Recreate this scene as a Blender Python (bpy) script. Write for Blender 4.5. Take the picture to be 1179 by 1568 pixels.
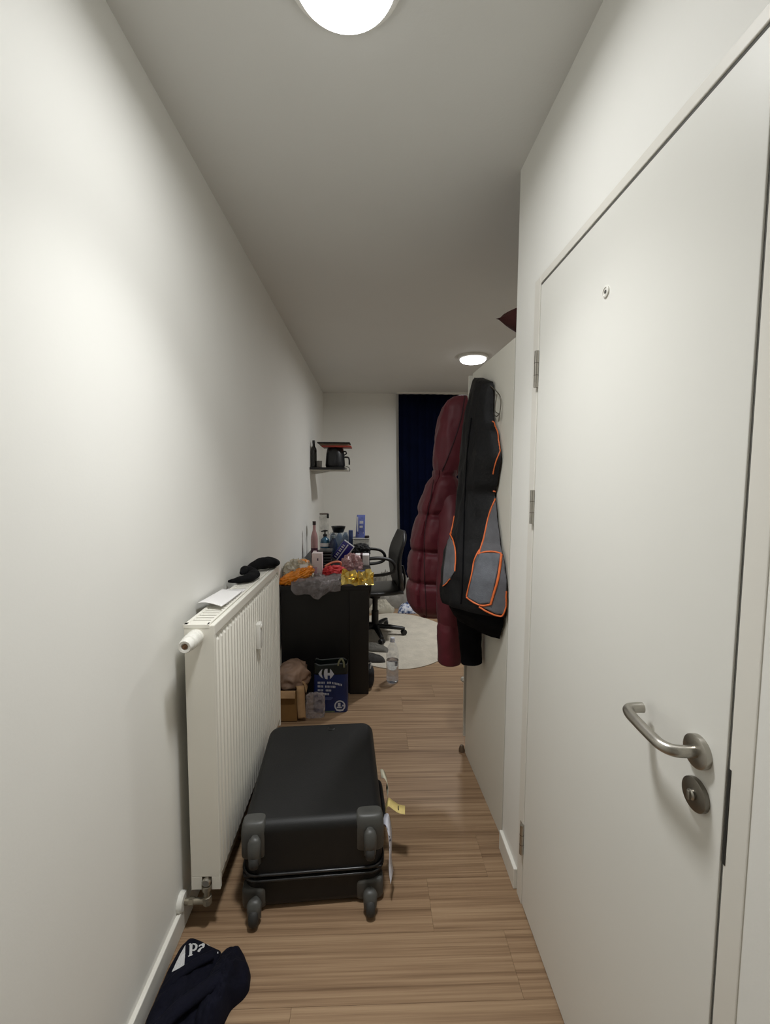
import bpy, bmesh, math, random
from mathutils import Vector, Matrix, noise
from mathutils.bvhtree import BVHTree

for o in list(bpy.data.objects):
    bpy.data.objects.remove(o)
scene = bpy.context.scene
COL = scene.collection

# ------------------------------------------------------------------ camera
W_, H_ = 1179, 1568
FPX, PITCH, YAW, ROLL, EYE = 667.0, .075, .033, .006, 1.48
_cp, _sp, _cy, _sy = math.cos(PITCH), math.sin(PITCH), math.cos(YAW), math.sin(YAW)
FWD = Vector((_sy*_cp, _cy*_cp, -_sp))
_r0 = Vector((_cy, -_sy, 0)); _u0 = _r0.cross(FWD)
RGT = math.cos(ROLL)*_r0 + math.sin(ROLL)*_u0
UPV = -math.sin(ROLL)*_r0 + math.cos(ROLL)*_u0
EYEP = Vector((0, 0, EYE))
cd = bpy.data.cameras.new('camera'); cam = bpy.data.objects.new('camera', cd); COL.objects.link(cam)
cd.sensor_fit = 'HORIZONTAL'; cd.sensor_width = 36; cd.lens = 36*FPX/W_; cd.clip_start = .02; cd.clip_end = 50
m = Matrix.Identity(4)
for i in range(3):
    m[i][0] = RGT[i]; m[i][1] = UPV[i]; m[i][2] = -FWD[i]; m[i][3] = EYEP[i]
cam.matrix_world = m
scene.camera = cam

# ------------------------------------------------------------------ world, exposure (the room is lit by its two ceiling lamps)
wd = bpy.data.worlds.new('world'); scene.world = wd; wd.use_nodes = True
wd.node_tree.nodes['Background'].inputs[0].default_value = (.5, .5, .5, 1)
wd.node_tree.nodes['Background'].inputs[1].default_value = 0.02
vs = scene.view_settings
vs.view_transform = 'Standard'; vs.look = 'None'; vs.gamma = 1; vs.use_curve_mapping = False
vs.exposure = 0.0
LAMP_NEAR, LAMP_FAR = ((6.0, 175.0), (6.0, 96.0)), ((19.0, 176.0), (7.0, 105.0))      # watts and beam angle of the wide and the downward glow
LAMP_COL = (.985, .995, 1.0)

# ------------------------------------------------------------------ materials
def lin(r, g, b):
    f = lambda c: (c/255/12.92 if c <= 10 else ((c/255+.055)/1.055)**2.4)
    return (f(r), f(g), f(b), 1)
MATS = {}
def mat(name, rgb, rough=.5, metal=0., var=.06, scale=8., bump=0., bscale=60., spec=.5, sheen=0., trans=0., coat=0., stretch=(1, 1, 1)):
    """procedural principled material: noise modulates the colour, a second noise gives fine relief"""
    if name in MATS: return MATS[name]
    M = bpy.data.materials.new(name); M.use_nodes = True
    nt = M.node_tree; b = nt.nodes['Principled BSDF']; L = nt.links.new
    tc = nt.nodes.new('ShaderNodeTexCoord'); mp = nt.nodes.new('ShaderNodeMapping')
    mp.inputs['Scale'].default_value = stretch; L(tc.outputs['Object'], mp.inputs[0])
    n = nt.nodes.new('ShaderNodeTexNoise'); n.inputs['Scale'].default_value = scale; n.inputs['Detail'].default_value = 4
    L(mp.outputs[0], n.inputs['Vector'])
    r = nt.nodes.new('ShaderNodeValToRGB'); c = lin(*rgb)
    r.color_ramp.elements[0].position = .3; r.color_ramp.elements[1].position = .7
    r.color_ramp.elements[0].color = tuple(x*(1-var) for x in c[:3])+(1,)
    r.color_ramp.elements[1].color = tuple(min(1, x*(1+var)) for x in c[:3])+(1,)
    L(n.outputs[0], r.inputs[0]); L(r.outputs[0], b.inputs['Base Color'])
    b.inputs['Roughness'].default_value = rough; b.inputs['Metallic'].default_value = metal
    b.inputs['Specular IOR Level'].default_value = spec
    b.inputs['Sheen Weight'].default_value = sheen; b.inputs['Coat Weight'].default_value = coat
    b.inputs['Transmission Weight'].default_value = trans
    if bump:
        n2 = nt.nodes.new('ShaderNodeTexNoise'); n2.inputs['Scale'].default_value = bscale; n2.inputs['Detail'].default_value = 3
        L(mp.outputs[0], n2.inputs['Vector'])
        bp = nt.nodes.new('ShaderNodeBump'); bp.inputs['Strength'].default_value = bump; bp.inputs['Distance'].default_value = .01
        L(n2.outputs[0], bp.inputs['Height']); L(bp.outputs[0], b.inputs['Normal'])
    MATS[name] = M; return M
def clear(name, rgb, alpha, rough=.15, scale=14., crinkle=0.):
    """thin clear plastic: transparent film with a glossy, faintly milky surface"""
    M = bpy.data.materials.new(name); M.use_nodes = True; nt = M.node_tree; L = nt.links.new
    b = nt.nodes['Principled BSDF']; b.inputs['Base Color'].default_value = lin(*rgb); b.inputs['Roughness'].default_value = rough
    tc = nt.nodes.new('ShaderNodeTexCoord'); n = nt.nodes.new('ShaderNodeTexNoise'); n.inputs['Scale'].default_value = scale
    L(tc.outputs['Object'], n.inputs['Vector'])
    mr = nt.nodes.new('ShaderNodeMapRange'); mr.inputs[1].default_value = .35; mr.inputs[2].default_value = .65
    mr.inputs[3].default_value = max(0, alpha-.15); mr.inputs[4].default_value = min(1, alpha+.15)
    L(n.outputs[0], mr.inputs[0]); L(mr.outputs[0], b.inputs['Alpha'])
    if crinkle:
        n2 = nt.nodes.new('ShaderNodeTexNoise'); n2.inputs['Scale'].default_value = 45; n2.inputs['Detail'].default_value = 2; L(tc.outputs['Object'], n2.inputs['Vector'])
        bp = nt.nodes.new('ShaderNodeBump'); bp.inputs['Strength'].default_value = crinkle; bp.inputs['Distance'].default_value = .012
        L(n2.outputs[0], bp.inputs['Height']); L(bp.outputs[0], b.inputs['Normal'])
    return M
def emit(name, col, s):
    M = bpy.data.materials.new(name); M.use_nodes = True; nt = M.node_tree
    nt.nodes.remove(nt.nodes['Principled BSDF'])
    e = nt.nodes.new('ShaderNodeEmission'); e.inputs[0].default_value = (*col, 1)
    # opal dome over an LED board: brightest on its flat underside, dimmer on its flanks
    g = nt.nodes.new('ShaderNodeNewGeometry'); sp = nt.nodes.new('ShaderNodeSeparateXYZ'); nt.links.new(g.outputs['Normal'], sp.inputs[0])
    a = nt.nodes.new('ShaderNodeMath'); a.operation = 'POWER'; a.inputs[1].default_value = 2
    nt.links.new(sp.outputs[2], a.inputs[0])
    q = nt.nodes.new('ShaderNodeMapRange'); q.inputs[3].default_value = s*.12; q.inputs[4].default_value = s
    nt.links.new(a.outputs[0], q.inputs[0]); nt.links.new(q.outputs[0], e.inputs[1])
    nt.links.new(e.outputs[0], nt.nodes['Material Output'].inputs[0]); return M

WALL = mat('wall_paint', (240, 239, 233), .62, var=.012, scale=2.5, bump=.02, bscale=140, spec=.3)
CEIL = mat('ceiling_paint', (230, 230, 226), .8, var=.012, scale=2, bump=.05, bscale=120, spec=.2)
DOORP = mat('door_paint', (234, 233, 226), .38, var=.012, scale=2, bump=.02, bscale=30, spec=.4)
TRIMP = mat('trim_paint', (232, 229, 220), .4, var=.02, scale=4)
RADP = mat('radiator_enamel', (236, 233, 222), .35, var=.015, scale=4)
STEEL = mat('brushed_steel', (176, 172, 164), .32, 1., var=.08, scale=40, bump=.02, bscale=200)
DKSTEEL = mat('dull_steel', (128, 124, 116), .38, 1., var=.1, scale=30)
BLACKP = mat('black_plastic', (18, 18, 19), .42, var=.15)
GREYP = mat('grey_plastic', (86, 86, 82), .5, var=.1, scale=20)
SHELL = mat('suitcase_shell', (22, 22, 22), .52, var=.12, scale=6, bump=.10, bscale=300, spec=.4)
DESKM = mat('black_wood', (17, 16, 16), .45, var=.2, scale=4, stretch=(6, 6, 1))
SHADOW = mat('dark_recess', (40, 38, 34), .9, var=.1)
WHITEP = mat('white_plastic', (232, 230, 222), .4, var=.02)

def wood():
    M = bpy.data.materials.new('laminate_oak'); M.use_nodes = True; nt = M.node_tree; L = nt.links.new
    b = nt.nodes['Principled BSDF']
    tc = nt.nodes.new('ShaderNodeTexCoord'); oi = nt.nodes.new('ShaderNodeObjectInfo')
    ad = nt.nodes.new('ShaderNodeVectorMath'); ad.operation = 'ADD'
    sc = nt.nodes.new('ShaderNodeVectorMath'); sc.operation = 'SCALE'; sc.inputs['Scale'].default_value = 37
    cb = nt.nodes.new('ShaderNodeCombineXYZ')
    for i in range(3): L(oi.outputs['Random'], cb.inputs[i])
    L(cb.outputs[0], sc.inputs[0]); L(tc.outputs['Object'], ad.inputs[0]); L(sc.outputs[0], ad.inputs[1])
    def nz(s, scale, det):
        mp = nt.nodes.new('ShaderNodeMapping'); mp.inputs['Scale'].default_value = s; L(ad.outputs[0], mp.inputs[0])
        n = nt.nodes.new('ShaderNodeTexNoise'); n.inputs['Scale'].default_value = scale; n.inputs['Detail'].default_value = det
        L(mp.outputs[0], n.inputs['Vector']); return n
    n1 = nz((.5, 32, 1), 2.2, 6); n2 = nz((1.2, 90, 1), 2.5, 3); n3 = nz((.35, 4.5, 1), 2, 3)
    mx = nt.nodes.new('ShaderNodeMath'); mx.operation = 'ADD'
    h1 = nt.nodes.new('ShaderNodeMath'); h1.operation = 'MULTIPLY'; h1.inputs[1].default_value = .5; L(n1.outputs[0], h1.inputs[0])
    h2 = nt.nodes.new('ShaderNodeMath'); h2.operation = 'MULTIPLY'; h2.inputs[1].default_value = .25; L(n2.outputs[0], h2.inputs[0])
    h3 = nt.nodes.new('ShaderNodeMath'); h3.operation = 'MULTIPLY_ADD'; h3.inputs[1].default_value = .25; L(n3.outputs[0], h3.inputs[0]); L(h2.outputs[0], h3.inputs[2])
    L(h1.outputs[0], mx.inputs[0]); L(h3.outputs[0], mx.inputs[1])
    r = nt.nodes.new('ShaderNodeValToRGB'); e = r.color_ramp.elements
    e[0].position = .36; e[0].color = lin(114, 89, 66); e[1].position = .62; e[1].color = lin(168, 141, 111)
    k = e.new(.48); k.color = lin(145, 118, 91)
    L(mx.outputs[0], r.inputs[0])
    hv = nt.nodes.new('ShaderNodeHueSaturation')
    mr = nt.nodes.new('ShaderNodeMapRange'); mr.inputs[3].default_value = .97; mr.inputs[4].default_value = 1.03
    L(oi.outputs['Random'], mr.inputs[0]); L(mr.outputs[0], hv.inputs['Value']); L(r.outputs[0], hv.inputs['Color'])
    L(hv.outputs[0], b.inputs['Base Color'])
    b.inputs['Roughness'].default_value = .5; b.inputs['Specular IOR Level'].default_value = .3
    bp = nt.nodes.new('ShaderNodeBump'); bp.inputs['Strength'].default_value = .12; bp.inputs['Distance'].default_value = .004
    L(n2.outputs[0], bp.inputs['Height']); L(bp.outputs[0], b.inputs['Normal'])
    return M
OAK = wood()

# ------------------------------------------------------------------ builders
ORG = {}
class MB:
    """collects shapes in world coordinates (optionally through a transform) and builds one mesh object"""
    def __init__(s, T=None): s.v = []; s.f = []; s.T = T
    def add(s, vs_, fs_):
        n = len(s.v); s.v += [(s.T @ Vector(p)) if s.T else Vector(p) for p in vs_]; s.f += [tuple(i+n for i in q) for q in fs_]; return s
    def box(s, a, b):
        (x0, y0, z0), (x1, y1, z1) = a, b
        return s.add([(x0, y0, z0), (x1, y0, z0), (x1, y1, z0), (x0, y1, z0), (x0, y0, z1), (x1, y0, z1), (x1, y1, z1), (x0, y1, z1)],
                     [(0, 3, 2, 1), (4, 5, 6, 7), (0, 1, 5, 4), (1, 2, 6, 5), (2, 3, 7, 6), (3, 0, 4, 7)])
    def bm(s, bm_, M=None):
        bm_.verts.ensure_lookup_table()
        vs_ = [(M @ v.co) if M else v.co.copy() for v in bm_.verts]
        for i, v in enumerate(bm_.verts): v.index = i
        s.add(vs_, [tuple(v.index for v in f.verts) for f in bm_.faces]); bm_.free(); return s
    def rbox(s, a, b, r, seg=3, M=None):
        bm_ = bmesh.new(); bmesh.ops.create_cube(bm_, size=1)
        for v in bm_.verts:
            for i in range(3): v.co[i] = a[i] + (v.co[i]+.5)*(b[i]-a[i])
        bmesh.ops.bevel(bm_, geom=bm_.edges[:], offset=r, segments=seg, profile=.5, affect='EDGES', clamp_overlap=True)
        return s.bm(bm_, M)
    def loft(s, rings, cap=True, closed=True):
        n = len(rings[0]); vs_ = [p for r in rings for p in r]; fs_ = []
        for i in range(len(rings)-1):
            for j in range(n if closed else n-1):
                k = (j+1) % n; fs_.append((i*n+j, i*n+k, (i+1)*n+k, (i+1)*n+j))
        if cap and closed:
            fs_.append(tuple(range(n-1, -1, -1))); fs_.append(tuple((len(rings)-1)*n+j for j in range(n)))
        return s.add(vs_, fs_)
    def lathe(s, prof, c=(0, 0, 0), n=24, axis='Z', cap=True):
        rings = []
        for r, z in prof:
            ring = []
            for j in range(n):
                t = 2*math.pi*j/n; x, y = r*math.cos(t), r*math.sin(t)
                p = {'Z': (x, y, z), 'X': (z, x, y), 'Y': (y, z, x)}[axis]
                ring.append((c[0]+p[0], c[1]+p[1], c[2]+p[2]))
            rings.append(ring)
        return s.loft(rings, cap)
    def tube(s, pts, rad, n=10, flat=1.):
        pts = [Vector(p) for p in pts]; N = len(pts)
        rs = rad if isinstance(rad, (list, tuple)) else [rad]*N
        up = None; rings = []
        for i, p in enumerate(pts):
            t = (pts[min(i+1, N-1)]-pts[max(i-1, 0)]).normalized()
            if up is None:
                up = Vector((0, 0, 1)) if abs(t.z) < .9 else Vector((0, 1, 0))
            side = t.cross(up).normalized(); up = side.cross(t).normalized()
            rings.append([p+side*math.cos(2*math.pi*j/n)*rs[i]+up*math.sin(2*math.pi*j/n)*rs[i]*flat for j in range(n)])
        return s.loft(rings)
    def build(s, name, material, parent=None, smooth=None, bevel=0., thick=0., sub=0, recalc=True):
        org = ORG[parent] if parent else Vector((0, 0, 0))
        me = bpy.data.meshes.new(name); me.from_pydata([tuple(p-org) for p in s.v], [], s.f)
        if recalc:
            b = bmesh.new(); b.from_mesh(me); bmesh.ops.recalc_face_normals(b, faces=b.faces[:]); b.to_mesh(me); b.free()
        me.materials.append(material)
        o = bpy.data.objects.new(name, me); COL.objects.link(o)
        if parent: o.parent = parent
        ORG[o] = org
        if smooth is not None:
            for p in me.polygons: p.use_smooth = True
            me.set_sharp_from_angle(angle=math.radians(smooth))
        if thick:
            md = o.modifiers.new('thickness', 'SOLIDIFY'); md.thickness = thick; md.offset = 0
        if bevel:
            md = o.modifiers.new('bevel', 'BEVEL'); md.width = bevel; md.segments = 2; md.limit_method = 'ANGLE'
        if sub:
            md = o.modifiers.new('subsurf', 'SUBSURF'); md.levels = sub; md.render_levels = sub
        return o
def tag(o, label=None, cat=None, group=None, kind=None):
    if label: o['label'] = label
    if cat: o['category'] = cat
    if group: o['group'] = group
    if kind: o['kind'] = kind
    return o
def thing(name, loc, label=None, cat=None, group=None, kind=None):
    o = bpy.data.objects.new(name, None); COL.objects.link(o); o.location = loc; o.empty_display_size = .05
    ORG[o] = Vector(loc); return tag(o, label, cat, group, kind)
def fbm(p, k=4):
    return noise.fractal(Vector(p), .6, 2.1, k)
def ridge(p):
    return 1-abs(noise.noise(Vector(p)))*2
def circle(cx, cy, r, n=32): return [(cx+r*math.cos(2*math.pi*i/n), cy+r*math.sin(2*math.pi*i/n)) for i in range(n)]
def smoothline(pts, k=6):
    pts = [Vector(p) for p in pts]; out = []
    for i in range(len(pts)-1):
        p0, p1, p2, p3 = pts[max(i-1, 0)], pts[i], pts[i+1], pts[min(i+2, len(pts)-1)]
        for j in range(k):
            t = j/k
            out.append(.5*((2*p1)+(p2-p0)*t+(2*p0-5*p1+4*p2-p3)*t*t+(3*p1-p0-3*p2+p3)*t**3))
    out.append(pts[-1]); return out
def interp(tab, z):
    """tab: rows (z, a, b, ...) in any order of z; smooth-ish linear interpolation"""
    tab = sorted(tab)
    if z <= tab[0][0]: return tab[0][1:]
    for p, q in zip(tab, tab[1:]):
        if z <= q[0]:
            t = (z-p[0])/(q[0]-p[0]); t = t*t*(3-2*t)*.5+t*.5
            return tuple(a+(b-a)*t for a, b in zip(p[1:], q[1:]))
    return tab[-1][1:]
def heap(outline, z0, h, seed, rings=16, n=72, fold=.5, freq=9., skew=.55, flat=2.6):
    """a soft pile of cloth: closed mesh over a floor outline, with folds"""
    pts = [Vector((p[0], p[1], 0)) for p in outline]; L = [0]
    for i in range(len(pts)): L.append(L[-1]+(pts[(i+1) % len(pts)]-pts[i]).length)
    per = []
    for j in range(n):
        d = L[-1]*j/n
        for i in range(len(pts)):
            if L[i] <= d <= L[i+1]:
                per.append(pts[i].lerp(pts[(i+1) % len(pts)], (d-L[i])/max(1e-6, L[i+1]-L[i]))); break
    for _ in range(2): per = [(per[j-1]+per[j]*2+per[(j+1) % n])/4 for j in range(n)]
    c = sum(per, Vector())/n; mb = MB(); R = []
    R.append([(p.x, p.y, z0) for p in per])
    for i in range(rings):
        r = 1-i/rings; ring = []
        for p in per:
            q = c.lerp(p, r); e = (1-r**flat)**skew
            w = fold*(ridge((q.x*freq+seed, q.y*freq-seed, seed))*.5+fbm((q.x*freq*2, q.y*freq*2, seed+4))*.35)
            ring.append((q.x, q.y, z0+.002+h*e*max(.12, .72+w)))
        R.append(ring)
    w = fold*(ridge((c.x*freq+seed, c.y*freq-seed, seed))*.5)
    R.append([(c.x+(p.x-c.x)*.01, c.y+(p.y-c.y)*.01, z0+.002+h*max(.12, .72+w)) for p in per])
    return mb.loft(R)
def crumple(c, size, seed, amp=.25, freq=3.5, sub=4, floor=None, yaw=0., sq=2.6, tilt=0.):
    """crumpled bag or wrapper: super-ellipsoid broken up by sharp ridges"""
    b = bmesh.new(); bmesh.ops.create_icosphere(b, subdivisions=sub, radius=1)
    Rm = Matrix.Rotation(yaw, 3, 'Z') @ Matrix.Rotation(tilt, 3, 'Y')
    for v in b.verts:
        d = v.co.normalized()
        r = (abs(d.x)**sq+abs(d.y)**sq+abs(d.z)**sq)**(-1/sq)
        k = 1+amp*(ridge(d*freq+Vector((seed, 0, seed)))*.55+ridge(d*freq*2.3+Vector((0, seed, 1)))*.3-.3)
        p = d*r*k; v.co = Vector(c)+Rm @ Vector((p.x*size[0]/2, p.y*size[1]/2, p.z*size[2]/2))
        if floor is not None and v.co.z < floor: v.co.z = floor+.0005*d.x
    return MB().bm(b)
def pix_ray(x, y): return (FWD+RGT*((x-W_/2)/FPX)-UPV*((y-H_/2)/FPX)).normalized()
def bvh_of(*objs):
    vs_, fs_ = [], []
    for o in objs:
        n = len(vs_); vs_ += [v.co+ORG[o] for v in o.data.vertices]; fs_ += [tuple(i+n for i in p.vertices) for p in o.data.polygons]
    return BVHTree.FromPolygons(vs_, fs_)
def on(bv, x, y, off=.002):
    """point of a modelled surface under a sight line of the survey, lifted along the surface normal"""
    h, n, _, _ = bv.ray_cast(EYEP, pix_ray(x, y))
    if h is None:
        for k in range(1, 14):
            for dx, dy in ((k, 0), (-k, 0), (0, k), (0, -k)):
                h, n, _, _ = bv.ray_cast(EYEP, pix_ray(x+dx, y+dy))
                if h is not None: break
            if h is not None: break
    if h is None: return None
    if n.dot(pix_ray(x, y)) > 0: n = -n
    return h+n*off
def seam(bv, pts, r, off=.001, k=8, n=6):
    q = [on(bv, p.x, p.y, off) for p in smoothline([(a, b_, 0) for a, b_ in pts], k)]
    q = [p for p in q if p is not None]; out = [q[0]]
    for p in q[1:]:
        if .0005 < (p-out[-1]).length: out.append(p)
    return MB().tube(out, r, n)
def patch(bv, poly, off=.002, cuts=3):
    """cloth panel laid on a modelled surface"""
    b = bmesh.new(); f = b.faces.new([b.verts.new((x, y, 0)) for x, y in poly])
    bmesh.ops.triangulate(b, faces=[f])
    for _ in range(cuts):
        bmesh.ops.subdivide_edges(b, edges=b.edges[:], cuts=1, use_grid_fill=True)
        bmesh.ops.triangulate(b, faces=b.faces[:])
    for v in b.verts:
        p = on(bv, v.co.x, v.co.y, off); v.co = p if p is not None else v.co
    return MB().bm(b)

# ================================================================== THE SETTING
XL, XR, YN, YF, ZC, XRR, YC = -.622, .535, -1.0, 5.744, 2.59, 2.45, 1.637
floor = tag(MB().box((XL-.1, YN-.1, -.08), (XRR+.1, YF+.1, -.014)).build('floor', SHADOW), kind='structure')
floor['label'] = 'light brown oak laminate floor with planks laid across the corridor'
PW, PL = .193, 1.285
meshes = {}
random.seed(5)
row = 0; y = YN
while y < YF:
    x1r = XRR if y+PW > YC+.02 else XR+.05
    x = XL-.02-random.choice((.0, .43, .86, .2, .65))
    while x < x1r:
        a, b_ = max(x, XL), min(x+PL, x1r)
        if b_-a > .02:
            key = round(b_-a, 3)
            if key not in meshes:
                t = MB().box((-(b_-a)/2+.0002, -PW/2+.0002, -.0135), ((b_-a)/2-.0002, PW/2-.0002, 0))
                o = t.build('plank', OAK, bevel=0)
                bb = bmesh.new(); bb.from_mesh(o.data)
                bmesh.ops.bevel(bb, geom=[e for e in bb.edges if all(v.co.z > -.005 for v in e.verts)], offset=.0005, segments=1, affect='EDGES')
                bb.to_mesh(o.data); bb.free(); meshes[key] = o.data
            else:
                o = bpy.data.objects.new('plank', meshes[key]); COL.objects.link(o)
            o.parent = floor; o.location = ((a+b_)/2, y+PW/2, 0)
        x += PL
    y += PW; row += 1

def struct(name, mb, material, label=None, **k):
    return tag(mb.build(name, material, **k), label, kind='structure')
struct('ceiling', MB().box((XL-.1, YN-.1, ZC), (XRR+.1, YF+.1, ZC+.1)), CEIL, 'plain white painted ceiling')
struct('wall_left', MB().box((XL-.1, YN-.1, 0), (XL, YF+.1, ZC)), WALL, 'long white corridor wall behind the radiator')
struct('wall_far', MB().box((XL, YF, 0), (XRR, YF+.1, ZC)), WALL, 'white end wall of the room beyond the corridor')
struct('wall_near', MB().box((XL, YN-.1, 0), (XR+.12, YN, ZC)), WALL)
DY0, DY1, DZ = .562, 1.445, 2.119          # opening of the door frame in the right wall
struct('wall_right', MB().box((.582, YN, 0), (.655, YC, ZC)).box((XR, YN, 0), (.582, DY0, ZC)).box((XR, DY1, 0), (.582, YC, ZC)).box((XR, DY0, DZ), (.582, DY1, ZC)), WALL, 'white wall around the entrance door')
struct('wall_inner', MB().box((.655, YC-.11, 0), (XRR, YC, ZC)), WALL)
struct('wall_room', MB().box((XRR, YC-.11, 0), (XRR+.1, YF+.1, ZC)), WALL)
struct('baseboard_left', MB().box((XL, YN, 0), (XL+.014, YF, .075)), TRIMP, 'white skirting board along the left wall', bevel=.003)
struct('baseboard_right', MB().box((XR-.014, DY1+.012, 0), (XR, YC-.002, .078)), TRIMP, 'short white skirting board between door frame and wardrobe', bevel=.003)
struct('baseboard_far', MB().box((XL+.014, YF-.014, 0), (XRR, YF, .075)), TRIMP, bevel=.003)

# ------------------------------------------------------------------ entrance door
door = thing('door_1', (XR, 1.0, 0), 'white flush entrance door with steel lever handle and three hinges', None, None, 'structure')
LY0, LY1, LZ = .603, 1.397, 2.088
MB().box((.5315, LY0, .006), (.575, LY1, LZ)).build('leaf', DOORP, door, bevel=.0015)
MB().box((.5330, DY0-.002, 0), (.582, LY0-.004, DZ)).build('jamb', TRIMP, door, bevel=.002)
MB().box((.5300, LY1+.004, 0), (.582, DY1+.002, DZ)).build('jamb', TRIMP, door, bevel=.002)
MB().box((.5310, LY0-.004, LZ+.008), (.582, LY1+.004, DZ+.002)).build('head', TRIMP, door, bevel=.002)
SEAL = mat('rubber_seal', (92, 91, 86), .8, var=.05)
MB().box((.5340, LY0-.004, LZ+.0004), (.541, LY1+.004, LZ+.0078)).build('seal', SEAL, door)
MB().box((.5345, LY0-.0039, .002), (.541, LY0-.0003, LZ)).build('seal', SEAL, door)
for z0, z1 in ((1.775, 1.889), (1.338, 1.448), (.189, .295)):
    hg = MB().lathe([(.0, z0), (.0072, z0), (.0072, z1), (0, z1)], (.5255, 1.4, 0), 14).build('hinge', STEEL, door, 40)
    for k in range(1, 3):
        zz = z0+(z1-z0)*k/3
        MB().lathe([(.0076, zz-.0012), (.0076, zz+.0012)], (.5255, 1.4, 0), 14).build('hinge_ring', DKSTEEL, hg, 40)
    MB().box((.5285, 1.4015, z0+.004), (.5302, 1.425, z1-.004)).build('hinge_plate', STEEL, hg)
# handle
HY, HZ = .654, 1.046
rose = MB().lathe([(0, -.0), (.0262, 0), (.0265, -.004), (.0262, -.009), (.0235, -.0105), (0, -.0105)], (.5315, HY, HZ), 40, 'X').build('handle_rose', STEEL, door, 35)
lev = MB()
pth = smoothline([(.527, HY, HZ), (.505, HY, HZ), (.489, HY+.004, HZ), (.480, HY+.018, HZ), (.478, HY+.04, HZ+.001), (.478, HY+.085, HZ+.004), (.480, HY+.108, HZ+.005), (.488, HY+.122, HZ+.005), (.503, HY+.126, HZ+.005), (.517, HY+.126, HZ+.005)], 6)
lev.tube(pth, .0096, 16).build('lever', STEEL, door, 50, sub=0)
lk = MB().lathe([(0, 0), (.0262, 0), (.0265, -.004), (.0262, -.0075), (.0245, -.0085), (0, -.0085)], (.5315, HY-.001, .974), 40, 'X').build('lock_rose', DKSTEEL, door, 35)
MB().lathe([(0, 0), (.0085, 0), (.0085, -.004), (.006, -.006), (0, -.0062)], (.5235, HY-.001, .974), 20, 'X').build('key_plug', STEEL, lk, 35)
MB().rbox((.514, HY-.0035, .966), (.5195, HY+.0015, .981), .001).build('thumb_turn', STEEL, lk, 35)
MB().box((.5322, LY0-.0085, .905), (.5345, LY0-.0042, 1.055)).build('strike_slot_shade', SHADOW, door)  # dark strip on the jamb, its colour stands for shade in the strike slot
pp = MB().lathe([(0, 0), (.0125, 0), (.0125, -.003), (.0095, -.0042), (.009, -.0025), (0, -.0025)], (.5315, 1.003, 1.906), 28, 'X').build('peephole', WHITEP, door, 35)
MB().lathe([(0, 0), (.004, 0), (.004, -.0008), (0, -.001)], (.5287, 1.003, 1.906), 16, 'X').build('lens', GREYP, pp, 35)

# ------------------------------------------------------------------ ceiling lamps
def lamp(x, y, r, strength, label):
    t = thing('ceiling_lamp', (x, y, ZC), label, 'ceiling lamp', 'round flush ceiling lamps')
    MB().lathe([(0, ZC), (r+.016, ZC), (r+.018, ZC-.006), (r+.016, ZC-.02), (r+.004, ZC-.024), (0, ZC-.024)], (x, y, 0), 48).build('base_ring', WHITEP, t, 30)
    prof = [(r, ZC-.0245)]
    for i in range(1, 9):
        a = i/8*math.pi/2
        prof.append((r*math.cos(a)**.55 if i < 8 else 0.0005, ZC-.026-.034*math.sin(a)))
    MB().lathe(prof, (x, y, 0), 48).build('diffuser', emit('lamp_glow', LAMP_COL, 8.0), t, 60)
    for k, (watts, beam) in enumerate(strength):
        ld = bpy.data.lights.new('lamp_light', 'AREA'); ld.shape = 'DISK'; ld.size = 2*r*.92; ld.energy = watts; ld.color = LAMP_COL; ld.spread = math.radians(beam)
        lo_ = bpy.data.objects.new('lamp_light', ld); COL.objects.link(lo_); lo_.parent = t; lo_.location = (0, 0, -.0612-.0006*k)
lamp(-.060, 1.030, .114, LAMP_NEAR, 'large glowing round lamp on corridor ceiling directly overhead')
lamp(.917, 3.992, .118, LAMP_FAR, 'small-looking round lamp on ceiling of far room above wardrobe')

# ================================================================== RADIATOR
RX0, RX1, RY0, RY1, RZ0, RZ1 = -.582, -.487, 1.349, 2.314, .135, 1.024
rad = thing('radiator', (-.535, 1.83, .135), 'tall white panel radiator with vertical flutes mounted on left wall', 'radiator')
prof = []; NF = 29; y0, y1 = RY0+.016, RY1-.016; pit = (y1-y0)/NF
for i in range(NF):
    b0 = y0+i*pit
    prof += [(RX1-.0105, b0), (RX1-.0105, b0+pit*.22), (RX1-.0015, b0+pit*.42), (RX1-.0015, b0+pit*.80)]
prof.append((RX1-.0105, y1))
fp = MB()
zs = [(RZ0+.002, .012), (RZ0+.03, .012), (RZ0+.045, 0), (RZ1-.062, 0), (RZ1-.048, .012), (RZ1-.03, .012)]
rings = []
for k, (z, flat) in enumerate(zs):
    rings.append([((min(px_, RX1-.0105) if flat else px_), py_, z) for px_, py_ in prof])
fp.loft(rings, closed=False)
fp.build('front_panel', RADP, rad, 25, thick=.0015, recalc=True)
MB().box((RX0, RY0+.014, RZ0+.004), (RX0+.018, RY1-.014, RZ1-.03)).build('back_panel', RADP, rad)
MB().box((RX1-.016, RY0+.001, RZ1-.036), (RX1, RY1-.001, RZ1-.002)).build('front_rail', RADP, rad, bevel=.003)
for ya, yb in ((RY0, RY0+.015), (RY1-.015, RY1)):
    if ya < 1.5:   # near end plate has a notch for the drain plug
        MB().box((RX0, ya, RZ0+.045), (RX1-.001, yb, RZ1-.004)).box((RX0, ya, RZ0), (-.548, yb, RZ0+.045)).box((-.516, ya, RZ0), (RX1-.001, yb, RZ0+.045)).build('side_plate', RADP, rad, bevel=.0015)
    else:
        MB().box((RX0, ya, RZ0), (RX1-.001, yb, RZ1-.004)).build('side_plate', RADP, rad, bevel=.002)
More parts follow.
